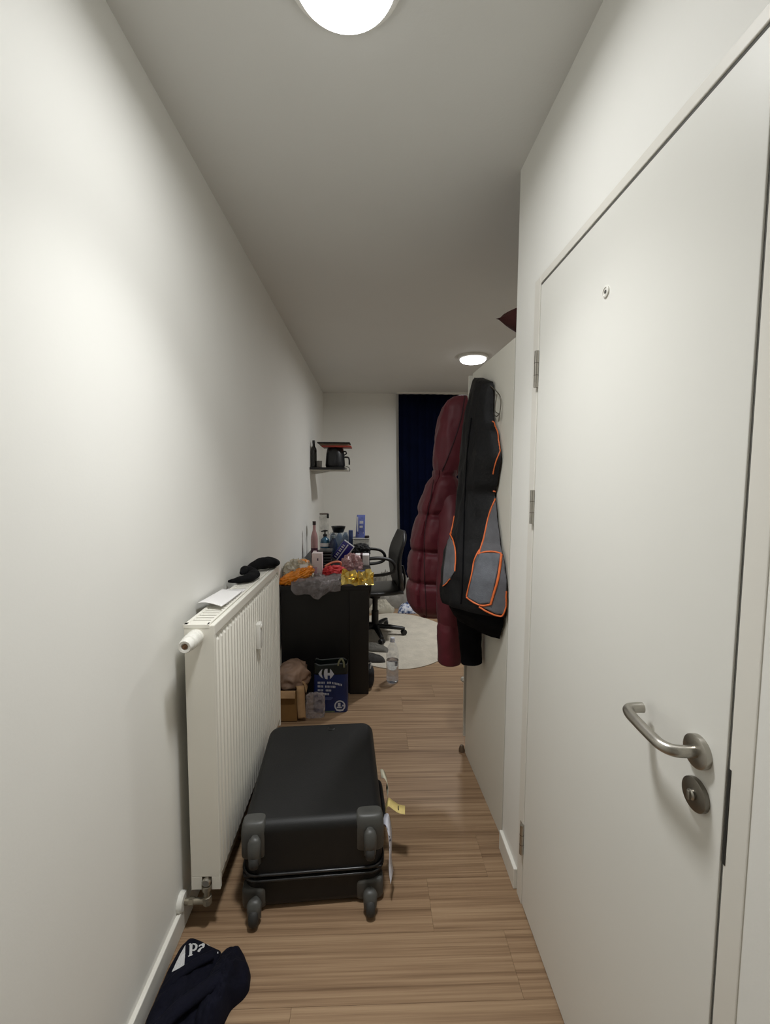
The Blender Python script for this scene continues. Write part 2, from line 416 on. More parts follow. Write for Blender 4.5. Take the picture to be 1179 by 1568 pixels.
MB().box((RX0-.002, RY0, RZ1-.008), (RX0+.010, RY1, RZ1)).box((RX1-.026, RY0, RZ1-.008), (RX1-.018, RY1, RZ1)).box((RX0-.002, RY0-.001, RZ1-.012), (RX1-.0165, RY0+.020, RZ1)).box((RX0-.002, RY1-.02, RZ1-.008), (RX1-.018, RY1, RZ1)).build('top_frame', RADP, rad, bevel=.0012)
sl = MB(); yy = RY0+.034
while yy < RY1-.03:
    sl.box((RX0+.01, yy-.0095, RZ1-.007), (RX1-.026, yy+.0095, RZ1-.002)); yy += .026
sl.build('top_grille', RADP, rad)
for yb in (1.55, 2.1):
    MB().box((XL, yb-.02, .3), (RX0, yb+.02, .9)).build('wall_bracket', RADP, rad)
kn = MB().lathe([(0, RY0), (.024, RY0), (.025, RY0-.014), (.0225, RY0-.016), (.0225, RY0-.02), (.0245, RY0-.024), (.0245, RY0-.038), (.0225, RY0-.040), (.0225, RY0-.044), (.0240, RY0-.046), (.0235, RY0-.056), (.0185, RY0-.060)], (-.545, 0, .985), 32, 'Y').build('thermostat_collar', WHITEP, rad, 30)
kd = MB().lathe([(0, RY0-.057), (.0195, RY0-.057), (.0195, RY0-.064), (.0215, RY0-.066), (.0205, RY0-.080), (.0175, RY0-.086), (.011, RY0-.085), (.010, RY0-.081), (0, RY0-.081)], (-.545, 0, .985), 32, 'Y').build('thermostat_head', WHITEP, kn, 30)
MB().lathe([(0, RY0-.0812), (.0085, RY0-.0812), (.0085, RY0-.0835), (0, RY0-.0835)], (-.545, 0, .985), 8, 'Y').build('dial_mark', mat('old_brass', (122, 92, 66), .5, .5, var=.4, scale=150), kn)
MB().lathe([(0, RY0+.012), (.0145, RY0+.012), (.0145, RY0-.006), (.011, RY0-.010), (0, RY0-.010)], (-.532, 0, .165), 20, 'Y').build('drain_plug', STEEL, rad, 35)
VALVE = mat('valve_metal', (150, 142, 126), .42, .7, var=.15, scale=40)
vb = MB().lathe([(.010, .102), (.0135, .102), (.0135, .112), (.010, .113), (.010, .135), (.0155, .136), (.0155, .150)], (-.532, RY0+.002, 0), 18).lathe([(0, .086), (.0145, .086), (.0145, .102), (0, .102)], (-.532, RY0+.002, 0), 8).build('valve_body', VALVE, rad, 35)
MB().lathe([(.010, -.622), (.010, -.54)], (0, RY0+.002, .094), 18, 'X').lathe([(.0135, -.59), (.0135, -.575)], (0, RY0+.002, .094), 6, 'X').build('pipe', VALVE, rad, 35)
MB().lathe([(.011, -.605), (.026, -.6055), (.030, -.611), (.030, -.6215), (0, -.6215)], (0, RY0+.002, .094), 28, 'X').build('wall_collar', WHITEP, rad, 35)
hm = MB().rbox((RX1-.002, 1.830, .748), (RX1+.018, 1.872, .862), .005).build('heat_meter', WHITEP, rad, 40)
MB().lathe([(0, 0), (.011, 0), (.011, .005), (.008, .007), (0, .007)], (RX1+.016, 1.851, .846), 20, 'X').build('meter_button', WHITEP, hm, 35)

# papers and socks on the radiator
PAPER = mat('white_paper', (236, 234, 232), .7, var=.015)
def sheet(name, cs, z, label, curl, thick=.001, dz=0.):
    mb = MB(); n = 12; g = []
    for i in range(n+1):
        for j in range(n+1):
            u, v = i/n, j/n
            p = Vector(cs[0])*(1-u)*(1-v)+Vector(cs[1])*u*(1-v)+Vector(cs[2])*u*v+Vector(cs[3])*(1-u)*v
            g.append((p.x, p.y, z+dz+curl*(1-v)**2*(1-.35*(2*u-1)**2)+.0015*math.sin(u*5+v*3)+.0015))
    fs_ = [(i*(n+1)+j, (i+1)*(n+1)+j, (i+1)*(n+1)+j+1, i*(n+1)+j+1) for i in range(n) for j in range(n)]
    o = mb.add(g, fs_).build(name, PAPER, None, 60, thick=thick)
    return tag(o, label, 'paper', 'paper sheets on the radiator')
sheet('paper_sheet', [(-.606, 1.60, 0), (-.520, 1.565, 0), (-.512, 1.79, 0), (-.590, 1.80, 0)], RZ1-.002, 'flat white paper lowest of two on radiator top', .004)
sheet('paper_sheet', [(-.612, 1.535, 0), (-.516, 1.50, 0), (-.513, 1.74, 0), (-.603, 1.77, 0)], RZ1-.002, 'curled white paper on top of another sheet on radiator', .014, .0025, .006)
SOCK = mat('black_knit', (8, 8, 10), .9, var=.3, scale=60, bump=.3, bscale=220, spec=.2)
def seedless(i): return 2*noise.noise(Vector((i*.37, 1.3, .2)))
def sock(name, path, rads, label):
    mb = MB(); p = smoothline(path, 7); rr = []
    for i in range(len(p)):
        t = i/(len(p)-1)*(len(rads)-1); k = min(int(t), len(rads)-2); rr.append((rads[k]+(rads[k+1]-rads[k])*(t-k))*(1+.05*math.sin(i*.9+seedless(i))))
    mb.tube(p, rr, 14, .62)
    for v in mb.v: v.z = max(v.z, RZ1+.0006)
    return tag(mb.build(name, SOCK, None, 60), label, 'sock', 'black socks on the radiator')
sock('sock', [(-.612, 1.865, 1.038), (-.575, 1.88, 1.040), (-.545, 1.905, 1.042), (-.53, 1.955, 1.044), (-.545, 2.00, 1.048), (-.57, 1.985, 1.062), (-.575, 1.93, 1.058)], [.006, .022, .028, .030, .030, .024, .008], 'black sock twisted up beside paper on radiator top')
sock('sock', [(-.590, 2.055, 1.040), (-.575, 2.10, 1.05), (-.545, 2.155, 1.058), (-.515, 2.2, 1.056), (-.505, 2.255, 1.046), (-.53, 2.275, 1.036)], [.008, .026, .044, .046, .036, .008], 'rolled black sock at far end of radiator top')

# ================================================================== SUITCASE
SM = Matrix.Translation((-.192, 1.412, 0)) @ Matrix.Rotation(math.radians(3.6), 4, 'Z')
case = thing('suitcase', (-.192, 1.412, 0), 'black hard shell suitcase lying flat on floor with grey wheels', 'suitcase')
CW, CL_ = .241, .615
def shell(z0, z1, rc, re, top=True):
    b = bmesh.new(); bmesh.ops.create_cube(b, size=1)
    for v in b.verts: v.co = Vector((v.co.x*2*CW, (v.co.y+.5)*CL_, z0+(v.co.z+.5)*(z1-z0)))
    bmesh.ops.bevel(b, geom=[e for e in b.edges if abs(e.verts[0].co.z-e.verts[1].co.z) > .01], offset=rc, segments=7, profile=.5, affect='EDGES')
    zz = z1 if top else z0
    bmesh.ops.bevel(b, geom=[e for e in b.edges if all(abs(v.co.z-zz) < 1e-4 for v in e.verts)], offset=re, segments=6, profile=.5, affect='EDGES')
    return b
up = MB(SM).bm(shell(.128, .312, .055, .034)).build('upper_shell', SHELL, case, 35)
lo = MB(SM).bm(shell(.003, .119, .055, .03, False)).build('lower_shell', SHELL, case, 35)
MB(SM).rbox((-CW+.004, .004, .119), (CW-.004, CL_-.004, .128), .002).build('zip_strip', BLACKP, case, 35)
# raised rim of both shells along the seam
def rim(z):
    pts = []
    for (cx, cy, a0) in ((CW-.05, .05, -90), (CW-.05, CL_-.05, 0), (-CW+.05, CL_-.05, 90), (-CW+.05, .05, 180)):
        for k in range(7):
            a = math.radians(a0+k*15); pts.append((cx+.053*math.cos(a), cy+.053*math.sin(a), z))
    pts.append(pts[0]); pts.append(pts[1]); return pts
RIM = mat('seam_rim', (40, 40, 41), .28, var=.1)
MB(SM).tube(rim(.133), .0045, 8).build('seam_rim', RIM, case, 60)
MB(SM).tube(rim(.113), .0045, 8).build('seam_rim', RIM, case, 60)
bd = MB(SM).lathe([(.017, .3118), (.017, .3135), (.014, .3145), (0, .3145)], (.045, .555, 0), 24).build('badge', mat('badge_metal', (52, 52, 52), .3, .6), case, 35)
HOUS = mat('wheel_housing', (72, 72, 69), .45, var=.08, scale=30)
WHEEL = mat('wheel_rubber', (46, 46, 45), .6, var=.1)
for sx in (-1, 1):
    for upper in (True, False):
        xc = sx*.193
        if upper: z0, z1, zw, wy = .192, .3165, .245, -.022
        else: z0, z1, zw, wy = .006, .085, .041, -.040
        # moulded corner block that wraps the corner of the shell
        xa, xb = (xc-.050, xc+.0505) if sx > 0 else (xc-.0505, xc+.034)
        cx_, hx_ = (xa+xb)/2, (xb-xa)/2; HR = []
        prof_ = [(z0, .86), (z0+.004, .94), (z0+.012, 1.0), (z1-.045, 1.0), (z1-.028, .97), (z1-.014, .90), (z1-.005, .80), (z1, .66)] if upper else [(z0, .72), (z0+.004, .86), (z0+.012, .95), (z0+.024, 1.0), (z1-.012, 1.0), (z1-.004, .95), (z1, .86)]
        for zz_, k_ in prof_:
            yf_ = .050; yn_ = -.008+.055*(1-k_)
            HR.append([(cx_+hx_*(1-(1-k_)*.5)*math.copysign(abs(math.cos(a))**.62, math.cos(a)), (yf_+yn_)/2+(yf_-yn_)/2*math.copysign(abs(math.sin(a))**.6, math.sin(a)), zz_) for a in [2*math.pi*j/32 for j in range(32)]])
        hs = MB(SM).loft(HR).build('wheel_housing', HOUS, case, 40)
        # swivel fork: rounded shield over the wheel
        fk = MB(SM); R = []
        zt_, zb_ = (zw+.040, zw-.052) if upper else (.082, .016)
        for k in range(11):
            t = k/10; zz_ = zt_+(zb_-zt_)*t
            wdt = (.0235 if upper else .0255)*(1-.15*t)*math.sqrt(max(.05, 1-(1-min(1, t*3.2+.12))**2)); dpt = .010+.022*math.sin(math.pi*min(1, .12+t*.75))
            R.append([(xc+wdt*math.cos(a), wy+.016-dpt*(1+math.sin(a))/2*1.25, zz_) for a in [math.pi*2*j/20 for j in range(20)]])
        fk.loft(R).build('fork', HOUS, hs, 60)
        wr = .027 if upper else .033; zc_ = zw-.034 if upper else .0335
        MB(SM).lathe([(.006, -.0155), (wr-.008, -.0155), (wr-.002, -.010), (wr, 0), (wr-.002, .010), (wr-.008, .0155), (.006, .0155)], (xc, wy-.004, zc_), 28, 'X').build('wheel', WHEEL, hs, 60)
        MB(SM).lathe([(0, -.0172), (.007, -.0172), (.007, .0172), (0, .0172)], (xc, wy-.004, zc_), 14, 'X').build('axle', GREYP, hs, 35)
for yy in (.2, .5):
    MB(SM).rbox((CW-.02, yy-.02, .002), (CW-.002, yy+.02, .02), .004).build('side_foot', BLACKP, case, 35)
# carrying handle on the right flank and the tags tied to it
hd_ = MB(SM).tube(smoothline([(CW-.004, .17, .16), (CW+.012, .175, .16), (CW+.02, .20, .16), (CW+.021, .28, .16), (CW+.02, .36, .16), (CW+.012, .385, .16), (CW-.004, .39, .16)], 5), .0085, 10).build('side_handle', BLACKP, case, 60)
for yy in (.165, .395):
    MB(SM).rbox((CW-.004, yy-.02, .142), (CW+.012, yy+.02, .178), .004).build('handle_mount', BLACKP, hd_, 40)
YEL = mat('yellow_tag', (222, 200, 128), .7, var=.1, scale=60)
WTAG = mat('airline_tag_paper', (205, 205, 214), .6, var=.06)
def ribbon(name, center, across, material, parent, th=.0007):
    c = smoothline(center, 6); rings = MB(); vs_, fs_ = [], []
    a = Vector(across)
    for p in c: vs_ += [p-a/2, p+a/2]
    for i in range(len(c)-1): fs_.append((2*i, 2*i+1, 2*i+3, 2*i+2))
    return rings.add(vs_, fs_).build(name, material, parent, 60, thick=th)
yt = ribbon('luggage_tag', [(.062, 1.60, .205), (.072, 1.595, .235), (.092, 1.59, .225), (.112, 1.585, .215), (.136, 1.58, .213)], (.004, .044, .0), YEL, case)
yt['label'] = 'yellow paper luggage tag'
MB().box((.1085, 1.5755, .2160), (.1125, 1.5985, .2166)).build('tag_print', BLACKP, yt)
st = ribbon('luggage_tag', [(.046, 1.73, .255), (.060, 1.715, .262), (.073, 1.70, .235), (.070, 1.69, .20)], (-.004, .05, .004), mat('cream_tag', (210, 204, 180), .7, var=.05), case)
st['label'] = 'cream paper tag stub'
at_ = ribbon('airline_tag', [(.050, 1.520, .225), (.064, 1.505, .238), (.073, 1.48, .215), (.076, 1.465, .170), (.074, 1.450, .120), (.080, 1.435, .078)], (.012, .052, .0), WTAG, case)
at_['label'] = 'white airline baggage tag with dark print'
NAVYINK = mat('navy_ink', (34, 36, 74), .6)
bvt = bvh_of(at_)
for pl in ([(587, 1266), (590, 1264), (593, 1270), (589, 1272)], [(588, 1281), (593, 1278), (597, 1281), (595, 1284), (592, 1281), (590, 1284)], [(588, 1284), (590, 1284), (591, 1288), (589, 1288)], [(590, 1288), (597, 1284), (598, 1287), (592, 1291)], [(591, 1296), (595, 1296), (594, 1299), (591, 1299)]):
    MB(); p_ = patch(bvt, pl, .0012, 1).build('tag_print', NAVYINK, at_, recalc=False)

# ================================================================== WARDROBE (side panel faces the corridor)
AX, AY, BX, BY = .546, 1.684, .5175, 2.250      # foot line of the side panel
ang = math.atan2(AX-BX, BY-AY)
WM = Matrix.Translation((AX, AY, 0)) @ Matrix.Rotation(ang, 4, 'Z')
WD, WW, WH = .567, 1.35, 2.02
WARD = mat('wardrobe_white', (222, 219, 208), .45, var=.012, scale=2)
ward = thing('wardrobe', (AX, AY, 0), 'tall white wardrobe behind the hanging coats, side panel towards corridor', 'wardrobe')
MB(WM).box((0, 0, .0), (.018, WD, WH)).build('side_panel', WARD, ward, bevel=.0015)
MB(WM).box((WW-.018, 0, 0), (WW, WD, WH)).build('side_panel', WARD, ward, bevel=.0015)
MB(WM).box((.018, 0, WH-.018), (WW-.018, WD, WH)).build('top_panel', WARD, ward)
MB(WM).box((.018, 0, .06), (WW-.018, WD, .078)).build('bottom_panel', WARD, ward)
MB(WM).box((.018, .0, .078), (WW-.018, .006, WH-.018)).build('back_panel', WARD, ward)
MB(WM).box((.018, WD-.04, 0), (WW-.018, WD-.024, .06)).build('plinth', WARD, ward)
def wdoor(x0, x1, hinge_right, opening, sag):
    hx = x1 if hinge_right else x0
    D = WM @ Matrix.Translation((hx, WD+.003, 0)) @ Matrix.Rotation(-opening, 4, 'Z') @ Matrix.Rotation(sag, 4, 'Y')
    d = MB(D).box((x0-hx, 0, .065), (x1-hx, .019, WH+.004)).build('door', WARD, ward, bevel=.0015)
    kx = (x0-hx+.003) if hinge_right else (x1-hx-.03)
    MB(D).lathe([(0, .018), (.006, .018), (.006, .030), (.013, .036), (.0145, .043), (.012, .050), (0, .052)], (kx, 0, .37), 18, 'Y').build('knob', WHITEP, d, 40)
wdoor(.001, .672, True, math.radians(4.0), -.004)
wdoor(.676, WW-.001, False, 0, 0)
for yy, zz in ((.545, 1.90), (.37, 1.93)):
    hk = MB(WM).rbox((-.004, yy-.008, zz-.03), (0, yy+.008, zz+.02), .001).build('hook_plate', STEEL, ward, 40)
    MB(WM).tube(smoothline([(-.003, yy, zz-.01), (-.014, yy, zz-.018), (-.026, yy, zz-.008), (-.03, yy, zz+.008)], 5), .0028, 8).build('hook', STEEL, hk, 60)
# door stop on the floor by the wardrobe foot
ds = MB().lathe([(0, 0), (.016, 0), (.016, .012), (.012, .028), (.009, .034), (0, .036)], (.502, 2.262, 0), 20).build('door_stop', mat('brown_rubber', (96, 78, 60), .6), None, 40)
tag(ds, 'small brown rubber door stop on floor at wardrobe corner', 'door stop')
# on top of it
cb_ = MB().rbox((.70, 1.73, WH+.001), (1.25, 2.18, WH+.128), .004).build('storage_box', mat('grey_board', (96, 92, 88), .8), None, 30)
tag(cb_, 'low grey storage box on top of the wardrobe', 'box')
def cushion(c, sx, sy, h, yaw, tilt):
    n = 18; up_, dn = [], []
    M_ = Matrix.Translation(c) @ Matrix.Rotation(yaw, 4, 'Z') @ Matrix.Rotation(tilt, 4, 'Y')
    for i in range(n+1):
        for j in range(n+1):
            u, v = i/n*2-1, j/n*2-1
            k = ((1-u*u)*(1-v*v))**.42
            pin = 1-.10*(1-abs(u))*0-.08*(1-u*u)*abs(v)**3
            x, y_ = u*(1-.07*(1-v*v)*abs(u)**3), v*(1-.07*(1-u*u)*abs(v)**3)
            up_.append(M_ @ Vector((x*sx/2, y_*sy/2, h/2*k))); dn.append(M_ @ Vector((x*sx/2, y_*sy/2, -h/2*k)))
    N = (n+1)**2; q = lambda i, j: i*(n+1)+j
    fs_ = [(q(i, j), q(i+1, j), q(i+1, j+1), q(i, j+1)) for i in range(n) for j in range(n)]
    fs_ += [(N+q(i, j), N+q(i, j+1), N+q(i+1, j+1), N+q(i+1, j)) for i in range(n) for j in range(n)]
    b = bmesh.new(); vv = [b.verts.new(p) for p in up_+dn]
    for f in fs_: b.faces.new([vv[i] for i in f])
    bmesh.ops.remove_doubles(b, verts=b.verts[:], dist=.0004); return MB().bm(b)
cu = cushion((.864, 2.06, 2.226), .40, .40, .15, math.radians(40), math.radians(2)).build('cushion', mat('dark_red_cloth', (74, 34, 32), .85, var=.15, scale=20, bump=.2), None, 60)
tag(cu, 'dark brownish red cushion, pointed corner showing above the wardrobe', 'cushion')

# ================================================================== WORK JACKET on a wire hanger
def panel_x(y_): return AX-(y_-AY)*math.tan(ang)
JBLACK = mat('jacket_black', (9, 9, 12), .6, var=.25, scale=16, bump=.2, bscale=70, spec=.3)
JRIB = mat('jacket_rib', (4, 4, 7), .9, var=.2, scale=40, bump=.25, bscale=300, spec=.15)
JGREY = mat('jacket_grey', (92, 92, 96), .8, var=.10, scale=40, bump=.15, bscale=260)
JPOCK = mat('jacket_pocket', (100, 103, 110), .8, var=.14, scale=40, bump=.2, bscale=220)
ORANGE = mat('orange_piping', (226, 112, 54), .55, var=.1, scale=30)
jk = thing('work_jacket', (.45, 1.9, .63), 'black work jacket with grey panels and orange piping hanging on wardrobe side', 'jacket')
#       z      near-y  far-y  depth  peak
JT = [(1.958, 1.90, 2.085, .040, .62), (1.945, 1.893, 2.09, .050, .6), (1.915, 1.89, 2.10, .056, .58), (1.88, 1.888, 2.11, .064, .56), (1.76, 1.884, 2.12, .082, .55), (1.725, 1.868, 2.12, .088, .55), (1.67, 1.815, 2.12, .097, .55),
      (1.573, 1.772, 2.12, .106, .55), (1.466, 1.808, 2.125, .114, .56), (1.424, 1.838, 2.13, .118, .58), (1.33, 1.802, 2.13, .130, .58), (1.226, 1.757, 2.13, .155, .57),
      (1.157, 1.705, 2.13, .182, .56), (1.075, 1.672, 2.13, .200, .55), (.957, 1.668, 2.12, .200, .53), (.90, 1.69, 2.11, .180, .52)]
def jring(z, tab, n=44, seed=0, wob=.05, shrink=1.):
    yn, yf, d, pk = interp(tab, z); R = []
    d *= shrink
    for j in range(n):
        s = j/n
        if s < .72:      # visible front, from near edge to far edge
            u = s/.72; yy = yn+(yf-yn)*u
            e = u**(math.log(.5)/math.log(pk)); v = (max(0, math.sin(math.pi*e)))**(.62 if z < 1.6 else max(.36, .62-(z-1.6)*1.6))
            w = 1+wob*(fbm((u*3.2, z*2.1, seed))*1.3+.5*ridge((u*5+z*1.7, z*1.1, seed+3)))
            R.append((panel_x(yy)-.010-d*v*w, yy, z))
        else:            # back, flat against the wardrobe
            u = 1-(s-.72)/.28; yy = yn+(yf-yn)*u
            R.append((panel_x(yy)-.006-.004*math.sin(math.pi*u), yy, z))
    return R
zz = [1.957-(1.957-.935)*i/80 for i in range(81)]
def droop(R, z):
    k = max(0, (z-1.86)/.097)
    return [(x, y_, zz_-k*.055*max(0, min(1, (2.06-y_)/.16))) for x, y_, zz_ in R] if k else R
jbody = MB().loft([droop(jring(z, JT, seed=2, wob=.10), z) for z in zz]).build('body', JBLACK, jk, 60)
JH = [(.97, 1.685, 2.11, .178, .52), (.91, 1.695, 2.10, .172, .52), (.87, 1.72, 2.09, .15, .5), (.835, 1.735, 2.06, .125, .5)]
hem = MB()
rr = []
for i in range(14):
    z = .965-(.965-.835)*i/13; base = jring(z, JH, seed=5, wob=.08)
    # the hem droops: lower at the near side
    rr.append([(p[0], p[1], p[2]+((p[1]-1.75)*.10+.012*math.sin(p[1]*25))*(i/13)) for p in base])
hemo = hem.loft(rr).build('hem_rib', JRIB, jk, 60)
# sleeve of the far side hanging below the hem, and near shoulder sleeve
def sleeve(path, rads, seed, flat=.6, n=18):
    mb = MB(); p = smoothline(path, 8); r2 = []
    for i in range(len(p)):
        t = i/(len(p)-1)*(len(rads)-1); k = min(int(t), len(rads)-2); r2.append(rads[k]+(rads[k+1]-rads[k])*(t-k))
    mb.tube(p, r2, n, flat)
    for v in mb.v:
        w = fbm((v.x*9, v.y*9, v.z*7+seed)); v.x += .006*w; v.y += .006*w
    return mb
s1 = sleeve([(.44, 1.98, .98), (.45, 1.975, .9), (.462, 1.968, .78), (.468, 1.962, .70), (.472, 1.958, .628)], [.055, .056, .053, .050, .047], 1, .8).build('sleeve', JRIB, jk, 60)
bvj = bvh_of(jbody, hemo)
gp = patch(bvj, [(760, 758), (765, 790), (769, 830), (775, 855), (779, 880), (778, 915), (771, 940), (760, 940), (740, 930), (720, 920), (715, 912), (723, 880), (728, 855), (737, 838), (745, 800), (752, 780)], .003, 4).build('side_panel', JGREY, jk, 60, thick=.002)
gp['label'] = 'grey side panel'
pk_ = patch(bvj, [(735, 848), (767, 849), (752, 923), (735, 925), (718, 915), (725, 880)], .007, 4).build('chest_pocket', JPOCK, jk, 60, thick=.003)
pk_['label'] = 'grey patch pocket edged in orange'
g2 = patch(bvj, [(688, 818), (695, 832), (698, 850), (697, 875), (690, 886), (684, 893), (679, 897), (680, 870), (684, 840)], .003, 3).build('side_panel', JGREY, jk, 60, thick=.002)
g2['label'] = 'narrow grey side panel'
for pts, r, off in (
    ([(754, 645), (763, 653), (768, 662), (769, 676), (766, 690), (760, 705), (757, 716), (755, 726)], .0026, .001),
    ([(755, 752), (763, 753)], .003, .001),
    ([(759, 764), (752, 780), (747, 797), (741, 825), (737, 838), (734, 849)], .0034, .004),
    ([(733, 849), (745, 846), (757, 846), (768, 849)], .0042, .006),
    ([(768, 850), (763, 885), (752, 925)], .0048, .008),
    ([(752, 925), (740, 927), (728, 923), (715, 914)], .0042, .005),
    ([(715, 913), (723, 880), (727, 858), (735, 842)], .0030, .005),
    ([(734, 929), (748, 937), (762, 942), (770, 941), (776, 925), (779, 905)], .0036, .004),
    ([(696, 790), (693, 806), (690, 818)], .0030, .001),
    ([(689, 816), (695, 830), (698, 850), (697, 875)], .0030, .003),
    ([(690, 886), (684, 893), (679, 897)], .0024, .003)):
    seam(bvj, pts, r, off).build('piping', ORANGE, jk, 60)
seam(bvj, [(722, 640), (716, 690), (712, 760), (710, 830), (708, 900), (706, 925)], .0035, .0005).build('zip_seam', JRIB, jk, 60)
# wire hanger
hg_ = MB()
hg_.tube(smoothline([(.505, 1.93, 1.895), (.512, 1.90, 1.885), (.520, 1.83, 1.850), (.527, 1.795, 1.82), (.529, 1.79, 1.79), (.528, 1.797, 1.75), (.525, 1.80, 1.72)], 6), .0024, 8)
hg_.tube(smoothline([(.520, 1.815, 1.835), (.521, 1.84, 1.79), (.521, 1.835, 1.765), (.528, 1.797, 1.75)], 6), .0018, 8)
hg_.tube(smoothline([(.522, 1.87, 1.762), (.524, 1.83, 1.745), (.527, 1.79, 1.752)], 6), .0022, 8)
ho = hg_.build('coat_hanger', DKSTEEL, None, 60)
tag(ho, 'thin wire coat hanger sticking out of the black jacket shoulder', 'hanger')

# ================================================================== PUFFER COAT
MAROON = mat('maroon_nylon', (92, 22, 36), .55, var=.12, scale=10, bump=.18, bscale=28, sheen=.06)
pf = thing('puffer_jacket', (.38, 2.36, .53), 'maroon quilted puffer coat with hood hanging from wardrobe door', 'jacket')
#      z     xl     xr    half depth
PT = [(1.54, .345, .470, .095), (1.50, .335, .480, .105), (1.443, .305, .49, .115), (1.322, .262, .485, .130), (1.147, .222, .49, .140), (1.006, .210, .49, .145), (.881, .203, .49, .145), (.80, .212, .485, .135), (.745, .235, .48, .115), (.715, .275, .44, .07)]
SEAMS = [1.50, 1.29, 1.09, .92, .735]
def puff(z, seams):
    d = min(abs(z-s) for s in seams); return 1-.17*math.exp(-(d/.016)**2)-.05*math.exp(-(d/.05)**2)
def pring(z, tab, seams, n=56, yc=2.40, seed=0, groove=None):
    xl, xr, hd2 = interp(tab, z); cx = (xl+xr)/2; hw = (xr-xl)/2; R = []; k = puff(z, seams) if seams else 1
    for j in range(n):
        a = 2*math.pi*j/n; ca, sa = math.cos(a), math.sin(a)
        e = 2/2.5; x = abs(ca)**e*math.copysign(1, ca); y_ = abs(sa)**e*math.copysign(1, sa)
        w = 1+.05*fbm((ca*1.7, sa*1.7, z*6+seed))+.03*ridge((ca*3, sa*3, z*9+seed))
        kk = k
        if groove:
            for g in groove:
                da = (a-g+math.pi) % (2*math.pi)-math.pi; kk *= 1-.15*math.exp(-(da/.09)**2)
        kx = 1-(1-kk)*(.8 if ca > 0 else .45)
        R.append((cx+hw*x*w*(kx if ca < 0 else kk), yc+hd2*y_*w*kk, z))
    return R
zz = [1.53-(1.53-.717)*i/110 for i in range(111)]
pbody = MB().loft([pring(z, PT, SEAMS, seed=1, groove=[math.radians(238)]) for z in zz]).build('body', MAROON, pf, 60)
HT = [(1.942, .475, .535, .03), (1.932, .445, .543, .052), (1.908, .415, .546, .07), (1.872, .395, .546, .082), (1.80, .372, .545, .092), (1.70, .356, .540, .098), (1.598, .352, .525, .098), (1.53, .355, .50, .09), (1.495, .362, .47, .075)]
zz = [1.942-(1.942-1.497)*i/44 for i in range(45)]
phood = MB()
rr = []
for z in zz:
    r_ = pring(z, HT, None, seed=7, yc=2.435)
    rr.append([(x-.006*math.sin((z*26)+(y_*30))*.5, y_, zz_) for x, y_, zz_ in r_])
phood = phood.loft(rr).build('hood', MAROON, pf, 60)
bvp = bvh_of(pbody, phood)
DKM = mat('maroon_seam', (52, 14, 24), .7)
seam(bvp, [(712, 606), (706, 640), (697, 670), (686, 700), (677, 722)], .004, .001).build('hood_fold', DKM, pf, 60)
seam(bvp, [(664, 735), (658, 770), (652, 800), (650, 840), (650, 880), (652, 920), (653, 948)], .0035, .0).build('zip_seam', DKM, pf, 60)
ps = sleeve([(.42, 2.39, 1.46), (.425, 2.34, 1.36), (.43, 2.285, 1.22), (.43, 2.255, 1.08), (.425, 2.24, .95), (.422, 2.235, .80), (.421, 2.23, .72)], [.05, .07, .078, .08, .078, .076, .064], 5, 1.0, 22)
psl = ps.build('sleeve', MAROON, pf, 60)
ps2 = sleeve([(.421, 2.23, .735), (.421, 2.23, .70), (.422, 2.23, .64), (.423, 2.23, .555), (.423, 2.23, .522), (.423, 2.23, .512)], [.060, .070, .072, .066, .060, .05], 8, 1.0, 22).build('sleeve_end', MAROON, pf, 60)

# ================================================================== DESK
DZT, DYN, DYF, DXR = .76, 2.90, 4.42, -.006
desk = thing('desk', (-.31, 3.6, 0), 'black wooden desk against the left wall covered in clutter', 'desk')
MB().box((XL+.016, DYN, DZT-.028), (DXR, DYF, DZT)).build('desktop', DESKM, desk, bevel=.002)
MB().box((XL+.016, DYN+.02, .004), (-.142, DYN+.04, DZT-.0285)).build('end_panel', DESKM, desk, bevel=.0015)
MB().box((-.141, DYN+.004, 0), (DXR-.004, DYN+.045, DZT-.0285)).build('leg', DESKM, desk, bevel=.002)
MB().box((-.141, DYF-.05, .0100), (DXR-.004, DYF-.004, DZT-.0285)).build('leg', DESKM, desk, bevel=.002)
MB().box((XL+.016, DYF-.04, .0100), (-.142, DYF-.02, DZT-.0285)).build('end_panel', DESKM, desk, bevel=.0015)
MB().box((XL+.016, DYN+.045, .30), (XL+.034, DYF-.05, DZT-.0285)).build('modesty_panel', DESKM, desk)

# ================================================================== OFFICE CHAIR (faces the desk)
CHM = Matrix.Translation((.045, 4.06, 0)) @ Matrix.Rotation(math.radians(8), 4, 'Z')
CHB = mat('chair_black', (15, 15, 16), .5, var=.2, scale=30, bump=.1, bscale=200)
CHL = mat('chair_vinyl', (20, 20, 20), .32, var=.15, scale=10, bump=.1, bscale=120)
ch = thing('office_chair', (.045, 4.06, 0), 'black swivel office chair with armrests and castors beside the desk', 'chair')
sr = []
for k in range(13):       # seat: forward is -x
    t = k/12; x = -.235+.47*t
    w = .235*(1-.18*abs(2*t-1)**3); z0 = .415+.008*t; z1 = .475+.012*abs(2*t-1)**2-(.03 if k in (0, 12) else 0)
    ring = []
    for j in range(24):
        a = 2*math.pi*j/24; ring.append((x, w*math.copysign(abs(math.cos(a))**.45, math.cos(a)), (z0+z1)/2+(z1-z0)/2*math.copysign(abs(math.sin(a))**.7, math.sin(a))))
    sr.append(ring)
MB(CHM).loft(sr).build('seat', CHL, ch, 60)
br = []
